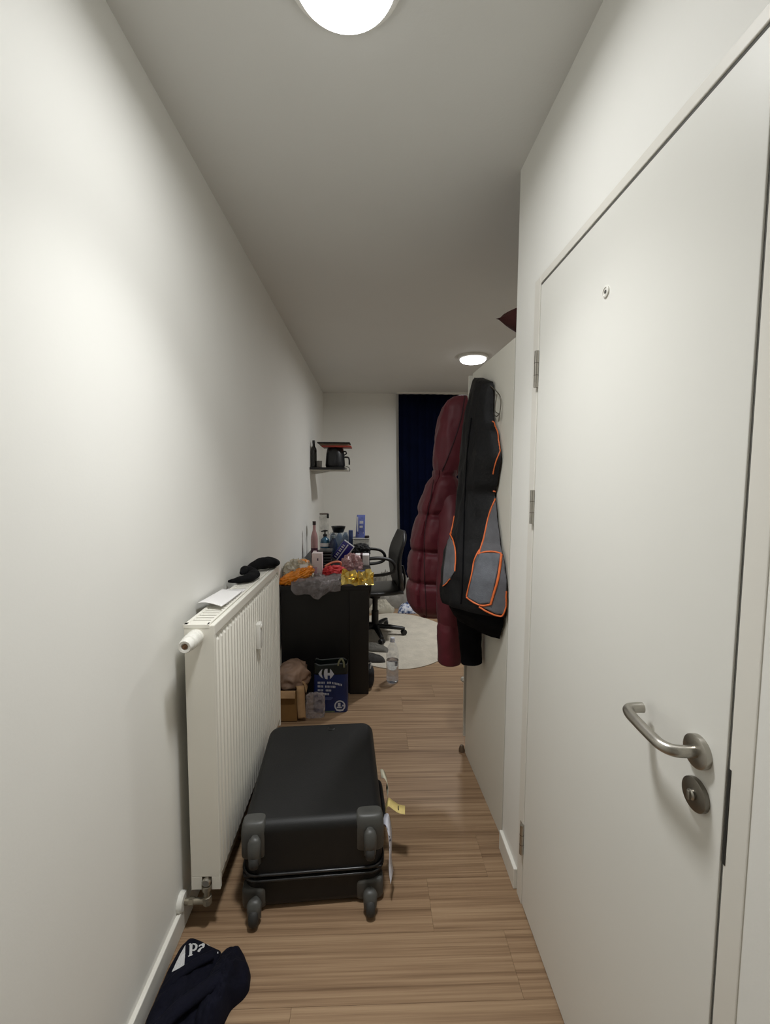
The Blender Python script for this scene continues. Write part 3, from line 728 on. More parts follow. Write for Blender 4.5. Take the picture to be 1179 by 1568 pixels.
for k in range(19):       # backrest: leaning curve
    t = k/18; z = .44+.555*t
    x = .245-.055*math.sin(math.pi*min(1, t*1.15))+.030*t+.012*math.sin(t*6)
    w = (.215+.03*math.sin(math.pi*t))*(1-.55*max(0, t-.86)/.14*.6); th = .030*(1-.25*t)*(1 if 0 < k < 18 else .5)
    if t < .12: w *= .8
    ring = []
    for j in range(24):
        a = 2*math.pi*j/24; c_, s_ = math.cos(a), math.sin(a)
        yy = w*math.copysign(abs(c_)**.5, c_); ring.append((x+th*math.copysign(abs(s_)**.8, s_)-.035*(1-(yy/w)**2)*.0+.03*(abs(yy)/w)**2*-1, yy, z))
    br.append(ring)
MB(CHM).loft(br).build('backrest', CHB, ch, 60)
MB(CHM).tube(smoothline([(.06, 0, .40), (.2, 0, .395), (.275, 0, .43), (.285, 0, .55), (.262, 0, .66)], 5), .022, 10, .5).build('back_bracket', CHB, ch, 60)
for sy in (-1, 1):
    yb = sy*.262
    MB(CHM).tube(smoothline([(-.13, yb-sy*.05, .412), (-.11, yb-sy*.01, .42), (-.095, yb, .47), (-.085, yb, .60), (-.10, yb, .72), (-.125, yb, .765), (-.09, yb, .782), (.00, yb, .785), (.09, yb, .768), (.135, yb, .72), (.125, yb, .665), (.06, yb, .640), (-.04, yb, .632), (-.085, yb, .63)], 6), .0135, 10, 1.3).build('armrest', CHB, ch, 60)
MB(CHM).lathe([(0, .405), (.05, .405), (.055, .395), (.05, .36), (.026, .355), (.026, .24), (.034, .235), (.034, .10), (.045, .095), (.045, .065), (0, .065)], (0, 0, 0), 20).build('gas_column', CHB, ch, 35)
MB(CHM).tube([(.02, .02, .385), (.05, .17, .385), (.055, .21, .38)], .006, 8).build('lever', CHB, ch, 60)
for k in range(5):
    a = math.radians(-14+72*k); d = Vector((math.cos(a), math.sin(a), 0)); pz = Vector((0, 0, 1))
    lg = MB(CHM).tube([d*.03+pz*.088, d*.15+pz*.082, d*.25+pz*.072, d*.285+pz*.068], [.030, .026, .022, .018], 10, .8).build('base_leg', CHB, ch, 60)
    c0 = d*.275; side = Vector((-d.y, d.x, 0))
    cst = MB(CHM @ Matrix.Translation(c0) @ Matrix.Rotation(a+.6, 4, 'Z'))
    cst.lathe([(.006, -.021), (.024, -.021), (.0255, -.017), (.0255, -.005), (.022, -.003), (.022, .003), (.0255, .005), (.0255, .017), (.024, .021), (.006, .021)], (0, 0, .0345), 20, 'Y').build('castor', CHB, lg, 40)
    MB(CHM @ Matrix.Translation(c0)).lathe([(0, .05), (.007, .05), (.007, .075), (0, .075)], (0, 0, 0), 10).build('castor_stem', CHB, lg, 40)

# ================================================================== RUG
RUGM = mat('cream_rug', (196, 188, 172), .95, var=.10, scale=10, bump=.6, bscale=60, sheen=.3)
mb = MB(); ru = []
RC = (.235, 3.997)
for i, (k, z) in enumerate([(1.0, .001), (1.0, .006), (.985, .0085), (.9, .009), (.75, .009), (.6, .009), (.45, .009), (.3, .009), (.15, .009), (.01, .009)]):
    ring = []
    for j in range(80):
        a = 2*math.pi*j/80
        rx, ry = .545, .70
        x, y_ = RC[0]+rx*k*math.cos(a)*(1+.01*math.sin(3*a)), RC[1]+ry*k*math.sin(a)*(1+.012*math.cos(4*a))
        ring.append((x, y_, z-(0 if i < 2 else .0012*(1+fbm((x*7, y_*22, 3)))*1.2)))
    ru.append(ring)
rug = mb.loft(ru).build('rug', RUGM, None, 60)
tag(rug, 'round cream ribbed rug under the office chair', 'rug')

# ================================================================== CURTAIN
NAVY = mat('navy_curtain', (5, 12, 36), .9, var=.25, scale=4, bump=.15, bscale=150, spec=.08)
cur = thing('curtain', (1.05, 5.66, 0), 'dark navy floor-length curtain covering the far wall', 'curtain')
cols, nx, nz = [], 150, 16
vs_, fs_ = [], []
for k in range(nz+1):
    t = k/nz; z = .055+(2.566-.055)*t
    for i in range(nx+1):
        u = i/nx; x = .352+.055*(1-t)**1.5*(1-u)+u*1.45
        amp = .017*(1-.35*t)
        y_ = 5.655+amp*math.sin(u*2*math.pi*15+.5*math.sin(u*23))+.01*math.sin(u*11+t*2)
        vs_.append((x, y_, z))
for k in range(nz):
    for i in range(nx):
        a = k*(nx+1)+i; fs_.append((a, a+1, a+nx+2, a+nx+1))
MB().add(vs_, fs_).build('cloth', NAVY, cur, 60, thick=.002)
MB().box((.33, 5.63, 2.568), (1.85, 5.68, ZC)).build('ceiling_rail', TRIMP, cur)

# ================================================================== WALL SHELF and what stands on it
SY0, SY1, SZ = 4.46, 4.86, 1.580
sh = thing('wall_shelf', (-.45, 4.66, SZ), 'small black wall shelf in the far left corner', 'shelf')
MB().box((XL, SY0, SZ-.004), (-.265, SY1, SZ+.018)).build('board', DESKM, sh, bevel=.002)
MB().box((XL, SY0+.006, SZ-.016), (-.235, SY1, SZ-.005)).build('underside', mat('pale_board', (178, 172, 160), .6), sh, bevel=.001)
for yy in (SY0+.16, SY1-.03):
    MB().add([(XL, yy-.008, SZ-.016), (XL, yy+.008, SZ-.016), (-.42, yy-.008, SZ-.016), (-.42, yy+.008, SZ-.016), (XL, yy-.008, SZ-.05), (XL, yy+.008, SZ-.05)], [(0, 2, 3, 1), (0, 4, 2), (1, 3, 5), (2, 4, 5, 3), (0, 1, 5, 4)]).build('bracket', WHITEP, sh)
ST = SZ+.018
bt = thing('bottle', (-.586, 4.53, ST), 'slim dark bottle at wall end of the shelf', 'bottle')
DKGLASS = mat('dark_glass', (30, 28, 24), .2, var=.2)
MB().lathe([(0, ST), (.029, ST+.001), (.03, ST+.006), (.03, ST+.17), (.027, ST+.19), (.015, ST+.212), (.0125, ST+.22), (.0125, ST+.245)], (-.586, 4.53, 0), 24).build('body', DKGLASS, bt, 40)
MB().lathe([(.014, ST+.245), (.0145, ST+.247), (.0145, ST+.272), (.012, ST+.275), (0, ST+.275)], (-.586, 4.53, 0), 20).build('cap', BLACKP, bt, 40)
cup = MB().lathe([(0, ST), (.024, ST), (.026, ST+.003), (.028, ST+.066), (.0265, ST+.066), (.0245, ST+.006), (0, ST+.006)], (-.527, 4.50, 0), 24).build('cup', mat('grey_cup', (96, 92, 86), .5), None, 40)
tag(cup, 'small grey cup between bottle and black kettle on shelf', 'cup')
kt = thing('kettle', (-.37, 4.58, ST), 'black kettle with side handle standing on the wall shelf', 'kettle')
KB = mat('kettle_black', (15, 16, 20), .38, var=.2)
MB().lathe([(0, ST+.012), (.098, ST+.012), (.102, ST+.018), (.100, ST+.06), (.094, ST+.14), (.084, ST+.192), (.078, ST+.2), (0, ST+.203)], (-.37, 4.58, 0), 36).build('body', KB, kt, 40)
MB().lathe([(0, ST), (.098, ST), (.1, ST+.01), (0, ST+.011)], (-.37, 4.58, 0), 36).build('base', BLACKP, kt, 40)
MB().tube(smoothline([(-.285, 4.575, ST+.165), (-.262, 4.574, ST+.166), (-.255, 4.574, ST+.145), (-.278, 4.575, ST+.13)], 5), .007, 8).build('switch', BLACKP, kt, 60)
MB().tube(smoothline([(-.275, 4.57, ST+.108), (-.245, 4.57, ST+.108), (-.229, 4.57, ST+.098), (-.224, 4.57, ST+.07), (-.224, 4.57, ST+.03)], 6), .0085, 10).build('handle', BLACKP, kt, 60)
tr1 = MB().rbox((-.50, 4.47, ST+.2045), (-.200, 4.71, ST+.220), .004).build('tray', mat('red_tray', (150, 52, 36), .5, var=.25), None, 30)
tag(tr1, 'flat red tray lying on top of the black kettle', 'tray')
tr2 = MB().rbox((-.545, 4.48, ST+.2425), (-.215, 4.72, ST+.257), .003).build('tray', mat('dark_tray', (34, 30, 24), .6), None, 30)
tag(tr2, 'thin black tray topmost of the things on shelf', 'tray')
tr3 = MB().rbox((-.52, 4.50, ST+.2205), (-.225, 4.70, ST+.242), .003).build('box_lid', mat('beige_lid', (128, 112, 92), .7), None, 30)
tag(tr3, 'beige flat box between red tray and black tray', 'box')
clp = MB().tube(smoothline([(-.262, 4.52, SZ+.023), (-.245, 4.515, SZ+.026), (-.225, 4.51, SZ+.018), (-.215, 4.51, SZ-.005), (-.222, 4.51, SZ-.022)], 6), .0035, 8).build('cable_clip', GREYP, sh, 60)

# ================================================================== THINGS ON THE DESK
T = DZT
FILM = clear('clear_film', (200, 196, 196), .32, .18)
MILKY = clear('milky_film', (150, 142, 142), .45, .08, 18, .9)
ORF = mat('orange_film', (235, 140, 28), .35, var=.25, scale=25, coat=.3)
og = thing('snack_bag', (-.50, 3.03, T), 'orange and clear plastic bag at front left of desk', 'bag')
def sagbag(rows, n=30, seed=0, wob=.06):
    R = []
    for (cx, cy, cz, rx, ry, rz) in rows:
        R.append([(cx+rx*math.cos(a)*(1+wob*fbm((math.cos(a)*2, math.sin(a)*2, seed+cx*9))), cy+ry*math.sin(a)*(1+wob*fbm((math.cos(a)*2, math.sin(a)*2, seed+5+cx*9)))*.6, cz+rz*math.sin(a)) for a in [2*math.pi*j/n for j in range(n)]])
    return MB().loft(R)
crumple((-.510, 3.08, T+.060), (.185, .19, .16), 3, .5, 3.4, 5, T+.001, .2, 2.2).build('film', clear('pale_film', (206, 198, 174), .62, .15, 18, .7), og, 60)
crumple((-.512, 2.985, T+.046), (.235, .10, .082), 8, .35, 3.2, 5, T+.001, .22, 2.4, -.40).build('printed_band', ORF, og, 60)
MB().rbox((-.485, 2.982, T+.090), (-.435, 2.986, T+.130), .001).build('paper_label', PAPER, og)
crumple((-.475, 3.08, T+.132), (.07, .06, .03), 5, .4, 3, 3).build('knot', ORF, og, 60)

cbag = thing('plastic_bag', (-.34, 2.93, T), 'crumpled clear grey plastic bag hanging over the front desk edge', 'bag')
vs_, fs_ = [], []; NX, NY = 56, 36
for i in range(NX+1):
    for j in range(NY+1):
        u, v = i/NX, j/NY; x = -.515+u*.33+.015*math.sin(v*5)
        edge = (.05+.045*math.sin(math.pi*min(1, u*1.1))+.012*math.sin(u*14))
        s = v*(.20+edge)
        top = T+.026+.020*ridge((u*3+v*2, v*3-u, 2))+.010*fbm((u*6, v*6, 6))
        if s < .20: y_, z = 3.095-s, top*(1)+0
        else:
            q = s-.20; y_, z = DYN-.006-.020*(1-math.exp(-q*40))-.010*ridge((u*4+v, v*2.5, 9)), max(T+.004, top)-q*(1.0)-.012*(1-math.exp(-q*60))
            y_ = min(y_, DYN-.004)
        if u < .06 or u > .94 or v < .05: z = min(z, T+.004) if s < .2 else z
        vs_.append((x, y_, max(z, T+.0015) if s < .2 else z))
for i in range(NX):
    for j in range(NY):
        a = i*(NY+1)+j; fs_.append((a, a+1, a+NY+2, a+NY+1))
MB().add(vs_, fs_).build('film', MILKY, cbag, 60, thick=.0008)
crumple((-.33, 3.00, T+.019), (.20, .12, .034), 21, .2, 3, 3, T+.001).build('contents', mat('grey_wad', (120, 112, 112), .6, var=.3, scale=30), cbag, 60)

wb = thing('carton', (-.386, 3.155, T), 'tall white and pink narrow carton standing on the desk', 'carton')
MB().rbox((-.424, 3.125, T), (-.350, 3.19, T+.185), .004).build('body', mat('carton_white', (222, 208, 208), .5, var=.05, scale=20), wb, 40)
MB().box((-.4215, 3.1242, T+.01), (-.386, 3.1249, T+.085)).build('print', mat('carton_pink', (206, 164, 180), .5), wb)
MB().box((-.386, 3.1242, T+.130), (-.376, 3.1249, T+.148)).build('print', mat('carton_ink', (90, 70, 90), .5), wb)
MB().rbox((-.4235, 3.192, T), (-.40, 3.22, T+.188), .003).build('side_flap', mat('carton_white', (222, 208, 208)), wb, 40)

rd = crumple((-.265, 3.16, T+.036), (.150, .13, .088), 14, .5, 2.6, 5, T+.001, .1).build('cloth_bundle', mat('red_cloth', (200, 52, 56), .7, var=.2, scale=18, bump=.3, bscale=60), None, 60)
tag(rd, 'bright red crumpled bundle in middle of the desk front', 'cloth')
rw = MB().tube(smoothline([(-.34, 3.22, T+.07), (-.29, 3.25, T+.092), (-.25, 3.26, T+.098), (-.225, 3.265, T+.09), (-.222, 3.27, T+.07)], 6), [.012]*25, 10, .6).build('wrapper', mat('salmon_wrapper', (206, 120, 92), .5, var=.2, scale=40), None, 60)
tag(rw, 'salmon coloured twisted wrapper behind the red bundle', 'wrapper')

# gold foil: faceted crumpled sheet
GOLD = mat('gold_foil', (240, 208, 122), .2, .85, var=.25, scale=25)
b = bmesh.new(); random.seed(4)
gn, gm = 9, 5; gv = {}
for i in range(gn+1):
    for j in range(gm+1):
        u, v = i/gn, j/gm
        z = T+.008+.070*v**.75+.052*(random.random()-.4)*(1 if 0 < j else .3)
        gv[i, j] = b.verts.new((-.196+.212*u+.016*(random.random()-.5), 2.888+.085*v+.05*(random.random()-.5)*(1 if 0 < j < gm else .3), max(T+.002, z)))
for i in range(gn):
    for j in range(gm): b.faces.new([gv[i, j], gv[i+1, j], gv[i+1, j+1], gv[i, j+1]])
bmesh.ops.triangulate(b, faces=b.faces[:])
go = MB().bm(b)
go = go.build('foil_wrapper', GOLD, None, None, thick=.001)
tag(go, 'crumpled shiny gold foil wrapper at the front right desk corner', 'wrapper')

bk = thing('food_tray_stack', (-.35, 3.56, T), 'stack of black plastic food trays behind the white carton', 'tray')
for k in range(6):
    z = T+.024*k
    MB().rbox((-.425+.004*(k % 2), 3.47+.006*(k % 3), z), (-.318+.003*(k % 3), 3.64, z+.0215), .006).build('tray', mat('tray_black', (30, 30, 33), .3, var=.2), bk, 30)

bp_ = thing('biscuit_packet', (-.235, 3.60, T), 'deep blue packet with white lettering leaning on desk', 'packet')
BPM = Matrix.Translation((-.228, 3.60, T+.115)) @ Matrix.Rotation(math.radians(36), 4, 'Y') @ Matrix.Rotation(math.radians(8), 4, 'X')
BLUEP = mat('royal_blue_film', (40, 34, 128), .3, var=.15, scale=12)
R = []
for k in range(11):
    t = k/10; z = -.088+.176*t; th = .018*math.sin(math.pi*t)**.5+.0012
    R.append([(.052*math.copysign(abs(math.cos(a))**.5, math.cos(a)), th*math.sin(a), z) for a in [2*math.pi*j/20 for j in range(20)]])
MB(BPM).loft(R).build('pouch', BLUEP, bp_, 60)
WINK = mat('white_ink', (222, 222, 230), .5, var=.04)
MB(BPM).box((-.008, -.0225, -.080), (.002, -.0195, .082)).build('white_stripe', WINK, bp_)
MB(BPM).box((-.05, -.0075, .0865), (.05, .0015, .094)).build('crimped_end', WINK, bp_)
MB(BPM).box((.044, -.012, -.07), (.052, -.006, .085)).build('white_edge', WINK, bp_)
for k in range(7):
    z = -.068+.020*k
    MB(BPM).box((-.040, -.0215, z), (-.018, -.0190, z+(.012 if k % 2 else .007))).build('letter', WINK, bp_)

pkb = crumple((-.145, 3.36, T+.055), (.15, .13, .15), 31, .55, 1.7, 5, T+.001, .3, 2.0).build('produce_bag', clear('pink_film', (190, 150, 150), .6, .15, 25, .7), None, 60)
tag(pkb, 'pinkish clear plastic produce bag beside the blue packet', 'bag')
wbx = thing('tissue_box', (-.06, 3.65, T), 'white box with dark strap at right rear of desk', 'box')
MB().rbox((-.128, 3.60, T), (-.012, 3.70, T+.088), .004).build('body', mat('tissue_white', (226, 222, 222), .6), wbx, 40)
MB().box((-.085, 3.5985, T), (-.066, 3.7015, T+.0895)).build('strap', mat('strap_maroon', (64, 34, 40), .7), wbx)
bp2 = crumple((-.075, 3.19, T+.018), (.12, .11, .04), 44, .5, 3.4, 4, T+.001).build('pouch', mat('blue_pouch', (62, 72, 112), .4, var=.4, scale=40), None, 60)
tag(bp2, 'small flat blue and silver pouch near right desk edge', 'pouch')
bb_ = crumple((-.09, 3.94, T+.065), (.15, .13, .12), 12, .5, 2.4, 5, T+.001).build('cloth_bag', mat('black_cloth', (16, 16, 18), .8, var=.3, scale=20), None, 60)
tag(bb_, 'limp black cloth bag behind the white box on desk', 'bag')

# bottles at the rear of the desk
PINKL = mat('pink_syrup', (170, 130, 128), .25, var=.1)
b1 = thing('bottle', (-.515, 3.98, T), 'tall pinkish bottle with dark cap by wall on desk', 'bottle')
MB().lathe([(0, T), (.03, T), (.032, T+.006), (.032, T+.09)], (-.515, 3.98, 0), 24).build('lower_label', mat('wine_label', (76, 34, 52), .5, var=.2), b1, 40)
MB().lathe([(.032, T+.091), (.032, T+.17), (.029, T+.20), (.016, T+.245), (.0135, T+.26), (.0135, T+.305), (0, T+.306)], (-.515, 3.98, 0), 24).build('body', PINKL, b1, 40)
MB().lathe([(.0155, T+.300), (.0155, T+.333), (0, T+.335)], (-.515, 3.98, 0), 20).build('cap', mat('dark_cap', (44, 26, 28), .5), b1, 40)
b2 = thing('pump_bottle', (-.425, 4.05, T), 'teal blue soap bottle with black pump on desk', 'bottle')
MB().lathe([(0, T), (.042, T), (.045, T+.008), (.045, T+.13), (.038, T+.16), (.016, T+.178), (.015, T+.19), (0, T+.19)], (-.425, 4.05, 0), 28).build('body', mat('teal_liquid', (52, 92, 116), .2, var=.25, scale=12), b2, 40)
MB().lathe([(.0455, T+.095), (.0455, T+.128)], (-.425, 4.05, 0), 28, cap=False).build('label', PAPER, b2, 40)
MB().lathe([(0, T+.188), (.019, T+.188), (.019, T+.206), (.007, T+.208), (.007, T+.232), (0, T+.232)], (-.425, 4.05, 0), 18).tube([(-.40, 4.05, T+.238), (-.425, 4.05, T+.24), (-.46, 4.05, T+.232)], [.009, .012, .007], 10, .7).build('pump', BLACKP, b2, 40)
b2b = thing('detergent_bottle', (-.345, 4.02, T), 'dark navy bottle next to the teal soap bottle', 'bottle')
MB().lathe([(0, T), (.036, T), (.038, T+.01), (.038, T+.12), (.022, T+.16), (.016, T+.17), (.016, T+.18), (0, T+.18)], (-.345, 4.02, 0), 24).build('body', mat('navy_bottle', (28, 40, 66), .25, var=.3), b2b, 40)
MB().lathe([(.0185, T+.175), (.0185, T+.20), (0, T+.202)], (-.345, 4.02, 0), 18).build('cap', mat('grey_cap', (120, 130, 134), .4), b2b, 40)
ca = thing('glass_carafe', (-.452, 4.22, T), 'tall clear glass carafe with black lid against the wall', 'carafe')
MB().lathe([(.048, T+.002), (.048, T+.30), (.045, T+.36), (.040, T+.384)], (-.452, 4.22, 0), 28, cap=False).build('body', clear('grey_glass', (176, 174, 166), .22, .08), ca, 40)
MB().lathe([(0, T+.378), (.043, T+.378), (.043, T+.388), (0, T+.39)], (-.452, 4.22, 0), 24).build('rim', mat('carafe_rim', (86, 74, 66), .5), ca, 40)
MB().rbox((-.42, 4.165, T+.345), (-.400, 4.185, T+.388), .003).build('spout', BLACKP, ca, 40)
wp = thing('bottle_pack', (-.315, 4.22, T), 'shrink-wrapped pack of blue water bottles under the black bowl', 'pack')
for i in range(3):
    for j in range(2):
        x, y_ = -.365+.06*i, 4.18+.07*j
        MB().lathe([(0, T), (.028, T), (.029, T+.006), (.029, T+.15), (.022, T+.18), (.012, T+.19), (.012, T+.2), (0, T+.2)], (x, y_, 0), 16).build('bottle', clear('blue_pet', (96, 124, 156), .5, .15), wp, 40)
MB().rbox((-.397, 4.148, T+.001), (-.212, 4.284, T+.202), .012).build('shrink_wrap', clear('wrap_film', (150, 170, 190), .3, .12), wp, 40)
bw = MB().lathe([(0, T+.204), (.045, T+.204), (.05, T+.207), (.07, T+.262), (.0665, T+.263), (.046, T+.212), (0, T+.211)], (-.312, 4.21, 0), 30).build('bowl', mat('bowl_black', (16, 15, 15), .35), None, 40)
tag(bw, 'black bowl sitting on the bottle pack on desk', 'bowl')
cx = thing('food_container', (-.07, 4.14, T), 'clear plastic container with dark lid at rear right of desk', 'container')
MB().rbox((-.165, 4.08, T), (.0-.012, 4.26, T+.15), .012).build('tub', clear('tub_film', (190, 190, 184), .5, .15), cx, 40)
MB().rbox((-.17, 4.075, T+.1505), (-.008, 4.265, T+.162), .004).build('lid', mat('tub_lid', (150, 148, 142), .4), cx, 40)
MB().lathe([(0, T+.163), (.022, T+.163), (.022, T+.185), (0, T+.186)], (-.035, 4.11, 0), 18).build('knob', mat('lid_knob', (44, 36, 36), .5), cx, 40)
pz = thing('flour_packet', (-.115, 4.17, T+.163), 'blue and white upright packet standing on the clear container', 'packet')
R = []
for k in range(9):
    t = k/8; z = T+.1635+.215*t; w = .045*(1-.12*t); th = .030*(1-t**3)+.003
    R.append([(-.10+w*math.copysign(abs(math.cos(a))**.4, math.cos(a))+.008*t, 4.16+th*math.copysign(abs(math.sin(a))**.4, math.sin(a)), z) for a in [2*math.pi*j/24 for j in range(24)]])
MB().loft(R).build('packet', mat('periwinkle_film', (92, 104, 168), .4, var=.35, scale=24), pz, 50)
for x0, x1, z0, z1 in ((-.13, -.118, .06, .20), (-.105, -.07, .135, .160), (-.105, -.075, .095, .115), (-.10, -.068, .04, .055)):
    MB().box((x0, 4.128+.0, T+.163+z0), (x1, 4.1295, T+.163+z1)).build('print', WINK, pz)
MB().box((-.12, 4.1275, T+.185), (-.098, 4.1290, T+.21)).build('print', mat('wine_print', (80, 40, 60), .5), pz)
ctn = MB().rbox((-.2085, 4.10, T), (-.168, 4.145, T+.235), .005).build('blue_carton', mat('carton_navy', (46, 62, 104), .4, var=.3, scale=20), None, 40)
tag(ctn, 'narrow dark blue carton between bottle pack and clear container', 'carton')
lp = MB().tube(smoothline([(-.03, 4.045, T+.006), (-.008, 4.035, T+.06), (-.004, 4.045, T+.13), (-.02, 4.06, T+.168)], 6), .002, 6).build('cable', mat('white_cable', (170, 166, 158), .5), None, 60)
tag(lp, 'thin pale cable looping up at right rear of desk', 'cable')

# ================================================================== ON THE FLOOR BY THE DESK
# blue shopping bag
BX0, BX1, BYN, BYF, BH = -.362, -.142, 2.672, 2.80, .305
sb = thing('shopping_bag', (-.25, 2.73, 0), 'blue and dark green supermarket bag standing against the desk', 'bag')
def bagring(z, n=36):
    t = z/BH; w = (BX1-BX0)/2*(1-.02*t); cx = (BX0+BX1)/2; d = (BYF-BYN)/2*(1-.35*t); cy = (BYN+BYF)/2+.012*t
    return [(cx+w*math.copysign(abs(math.cos(a))**.28, math.cos(a)), cy+d*math.copysign(abs(math.sin(a))**.28, math.sin(a))*(1+.05*fbm((math.cos(a)*3, z*14, 2))), z+ (.006*math.sin(math.cos(a)*7) if t > .95 else 0)) for a in [2*math.pi*j/n for j in range(n)]]
BAGB = mat('bag_blue', (12, 30, 76), .4, var=.2, scale=10, bump=.1, bscale=40)
BAGG = mat('bag_green', (8, 16, 12), .45, var=.3, scale=12)
bagb = MB().loft([bagring(.001+(.236)*i/14) for i in range(15)]).build('body', BAGB, sb, 50)
bagt = MB().loft([bagring(.2371+(BH-.2371)*i/6) for i in range(7)], cap=False).build('green_top', BAGG, sb, 50, thick=.0015)
MB().tube(smoothline([(-.205, 2.70, BH-.01), (-.195, 2.705, BH+.02), (-.18, 2.71, BH+.028), (-.168, 2.70, BH+.01), (-.165, 2.695, BH-.02)], 6), .006, 8, .35).build('handle_strap', mat('strap_olive', (98, 96, 70), .7), sb, 60)
bvb = bvh_of(bagb, bagt)
def bprint(poly, name, material=WINK, cuts=1): return patch(bvb, poly, .003, cuts).build(name, material, sb, recalc=False)
Q = lambda x, y_: (478+x*57/1117, 1015+y_*80/1568)       # survey of the printed face
LOGO = mat('logo_white', (172, 172, 178), .5)
bprint([Q(192, 320), Q(225, 270), Q(265, 215), Q(310, 180), Q(288, 250), Q(282, 330), Q(300, 400), Q(330, 462), Q(275, 430), Q(225, 375)], 'logo', LOGO)
bprint([Q(385, 180), Q(462, 172), Q(462, 490), Q(395, 478), Q(366, 420), Q(352, 330), Q(360, 240)], 'logo', LOGO)
bprint([Q(462, 296), Q(536, 296), Q(536, 374), Q(462, 374)], 'logo', LOGO, 0)
bprint([Q(536, 172), Q(575, 212), Q(612, 268), Q(658, 335), Q(612, 398), Q(570, 448), Q(536, 478)], 'logo', LOGO)
for yy, words, h in ((560, ((170, 410), (450, 560), (600, 885)), 62), (668, ((170, 365), (390, 545), (580, 700)), 62), (785, ((170, 350), (410, 575)), 58), (893, ((170, 525),), 62)):
    for (a0, a1) in words:
        x = a0
        while x < a1-20:
            w = 38; sk = 70*max(0, (x-560))/325 if yy == 560 else 12*(x-170)/400
            bprint([Q(x, yy+sk), Q(x+w-10, yy+sk), Q(x+w-10, yy+h+sk), Q(x, yy+h+sk)], 'print', LOGO, 0); x += w+6
DIMINK = mat('dim_ink', (96, 108, 150), .5)
for yy, e in ((1040, 620), (1075, 580)):
    bprint([Q(170, yy), Q(e, yy), Q(e, yy+18), Q(170, yy+18)], 'print', DIMINK, 1)
cxx, cyy, rr_ = 830, 1285, 165
for k in range(24):
    a0, a1 = 2*math.pi*k/24, 2*math.pi*(k+1)/24
    bprint([Q(cxx+rr_*math.cos(a0), cyy+rr_*math.sin(a0)), Q(cxx+rr_*math.cos(a1), cyy+rr_*math.sin(a1)), Q(cxx+(rr_-38)*math.cos(a1), cyy+(rr_-38)*math.sin(a1)), Q(cxx+(rr_-38)*math.cos(a0), cyy+(rr_-38)*math.sin(a0))], 'emblem', LOGO, 0)
for x0, y0_, x1, y1_ in ((770, 1190, 850, 1300), (740, 1310, 890, 1350), (900, 1250, 950, 1300), (730, 1395, 930, 1440)):
    bprint([Q(x0, y0_), Q(x1, y0_), Q(x1, y1_), Q(x0, y1_)], 'emblem', LOGO, 0)
bprint([Q(330, 1440), Q(680, 1435), Q(680, 1470), Q(330, 1475)], 'print', mat('bag_pale', (86, 96, 76), .5), 0)
# clear packaging in front of the bag
cp = crumple((-.340, 2.628, .068), (.105, .045, .15), 51, .35, 3.6, 5, .001, .1, 5.0).build('plastic_wrap', clear('tray_film', (178, 168, 168), .3, .08, 40, .8), None, 60)
tag(cp, 'clear crinkled plastic packaging leaning on the blue bag', 'packaging')
# cardboard box and the bag stuffed in it
CARD = mat('cardboard', (126, 92, 48), .8, var=.10, scale=12)
CARDL = mat('cardboard_pale', (168, 134, 96), .8, var=.12, scale=20)
cb2 = thing('cardboard_box', (-.53, 2.65, 0), 'brown cardboard box with open flaps between radiator and desk', 'box')
X0, X1, Y0, Y1, ZT = -.604, -.445, 2.572, 2.80, .195
MB().box((X0, Y0, .001), (X1, Y0+.004, ZT)).box((X0, Y1-.004, .001), (X1, Y1, ZT)).box((X0, Y0+.004, .001), (X0+.004, Y1-.004, ZT)).box((X1-.004, Y0+.004, .001), (X1, Y1-.004, ZT)).box((X0, Y0, .001), (X1, Y1, .005)).build('carton', CARD, cb2)
ribbon('flap', [(-.440, 2.61, ZT+.004), (-.428, 2.590, ZT+.022), (-.420, 2.566, ZT+.004), (-.417, 2.562, .10), (-.412, 2.560, .03)], (.045, .01, .0), CARDL, cb2, .003)
ribbon('flap', [(-.525, Y0-.002, ZT+.001), (-.525, Y0-.02, ZT+.005), (-.525, Y0-.035, ZT-.03)], (.15, 0, 0), CARDL, cb2, .003)
ribbon('flap', [(-.447, 2.72, ZT), (-.43, 2.72, ZT+.02), (-.41, 2.715, ZT+.002), (-.40, 2.71, ZT-.05)], (0, .14, 0), CARDL, cb2, .003)
pb = crumple((-.495, 2.70, .232), (.20, .19, .165), 61, .42, 1.05, 5, None, .2, 2.3).build('paper_bag', mat('tan_bag', (136, 110, 92), .6, var=.35, scale=9, bump=.2, bscale=30), None, 60)
tag(pb, 'crumpled tan plastic bag stuffed into the cardboard box', 'bag')
# dark bag behind desk leg
db = thing('rucksack', (.004, 3.02, 0), 'small black rucksack tucked behind the desk leg', 'bag')
crumple((-.045, 3.02, .078), (.145, .13, .155), 71, .12, 2.2, 4, .001, 0, 3.2).build('body', mat('rucksack_black', (15, 17, 24), .7, var=.3), db, 60)
MB().tube(smoothline([(.0, 2.98, .148), (.006, 3.0, .166), (.004, 3.04, .166), (-.004, 3.06, .148)], 5), .005, 8).build('handle_loop', mat('pale_loop', (150, 146, 138), .6), db, 60)

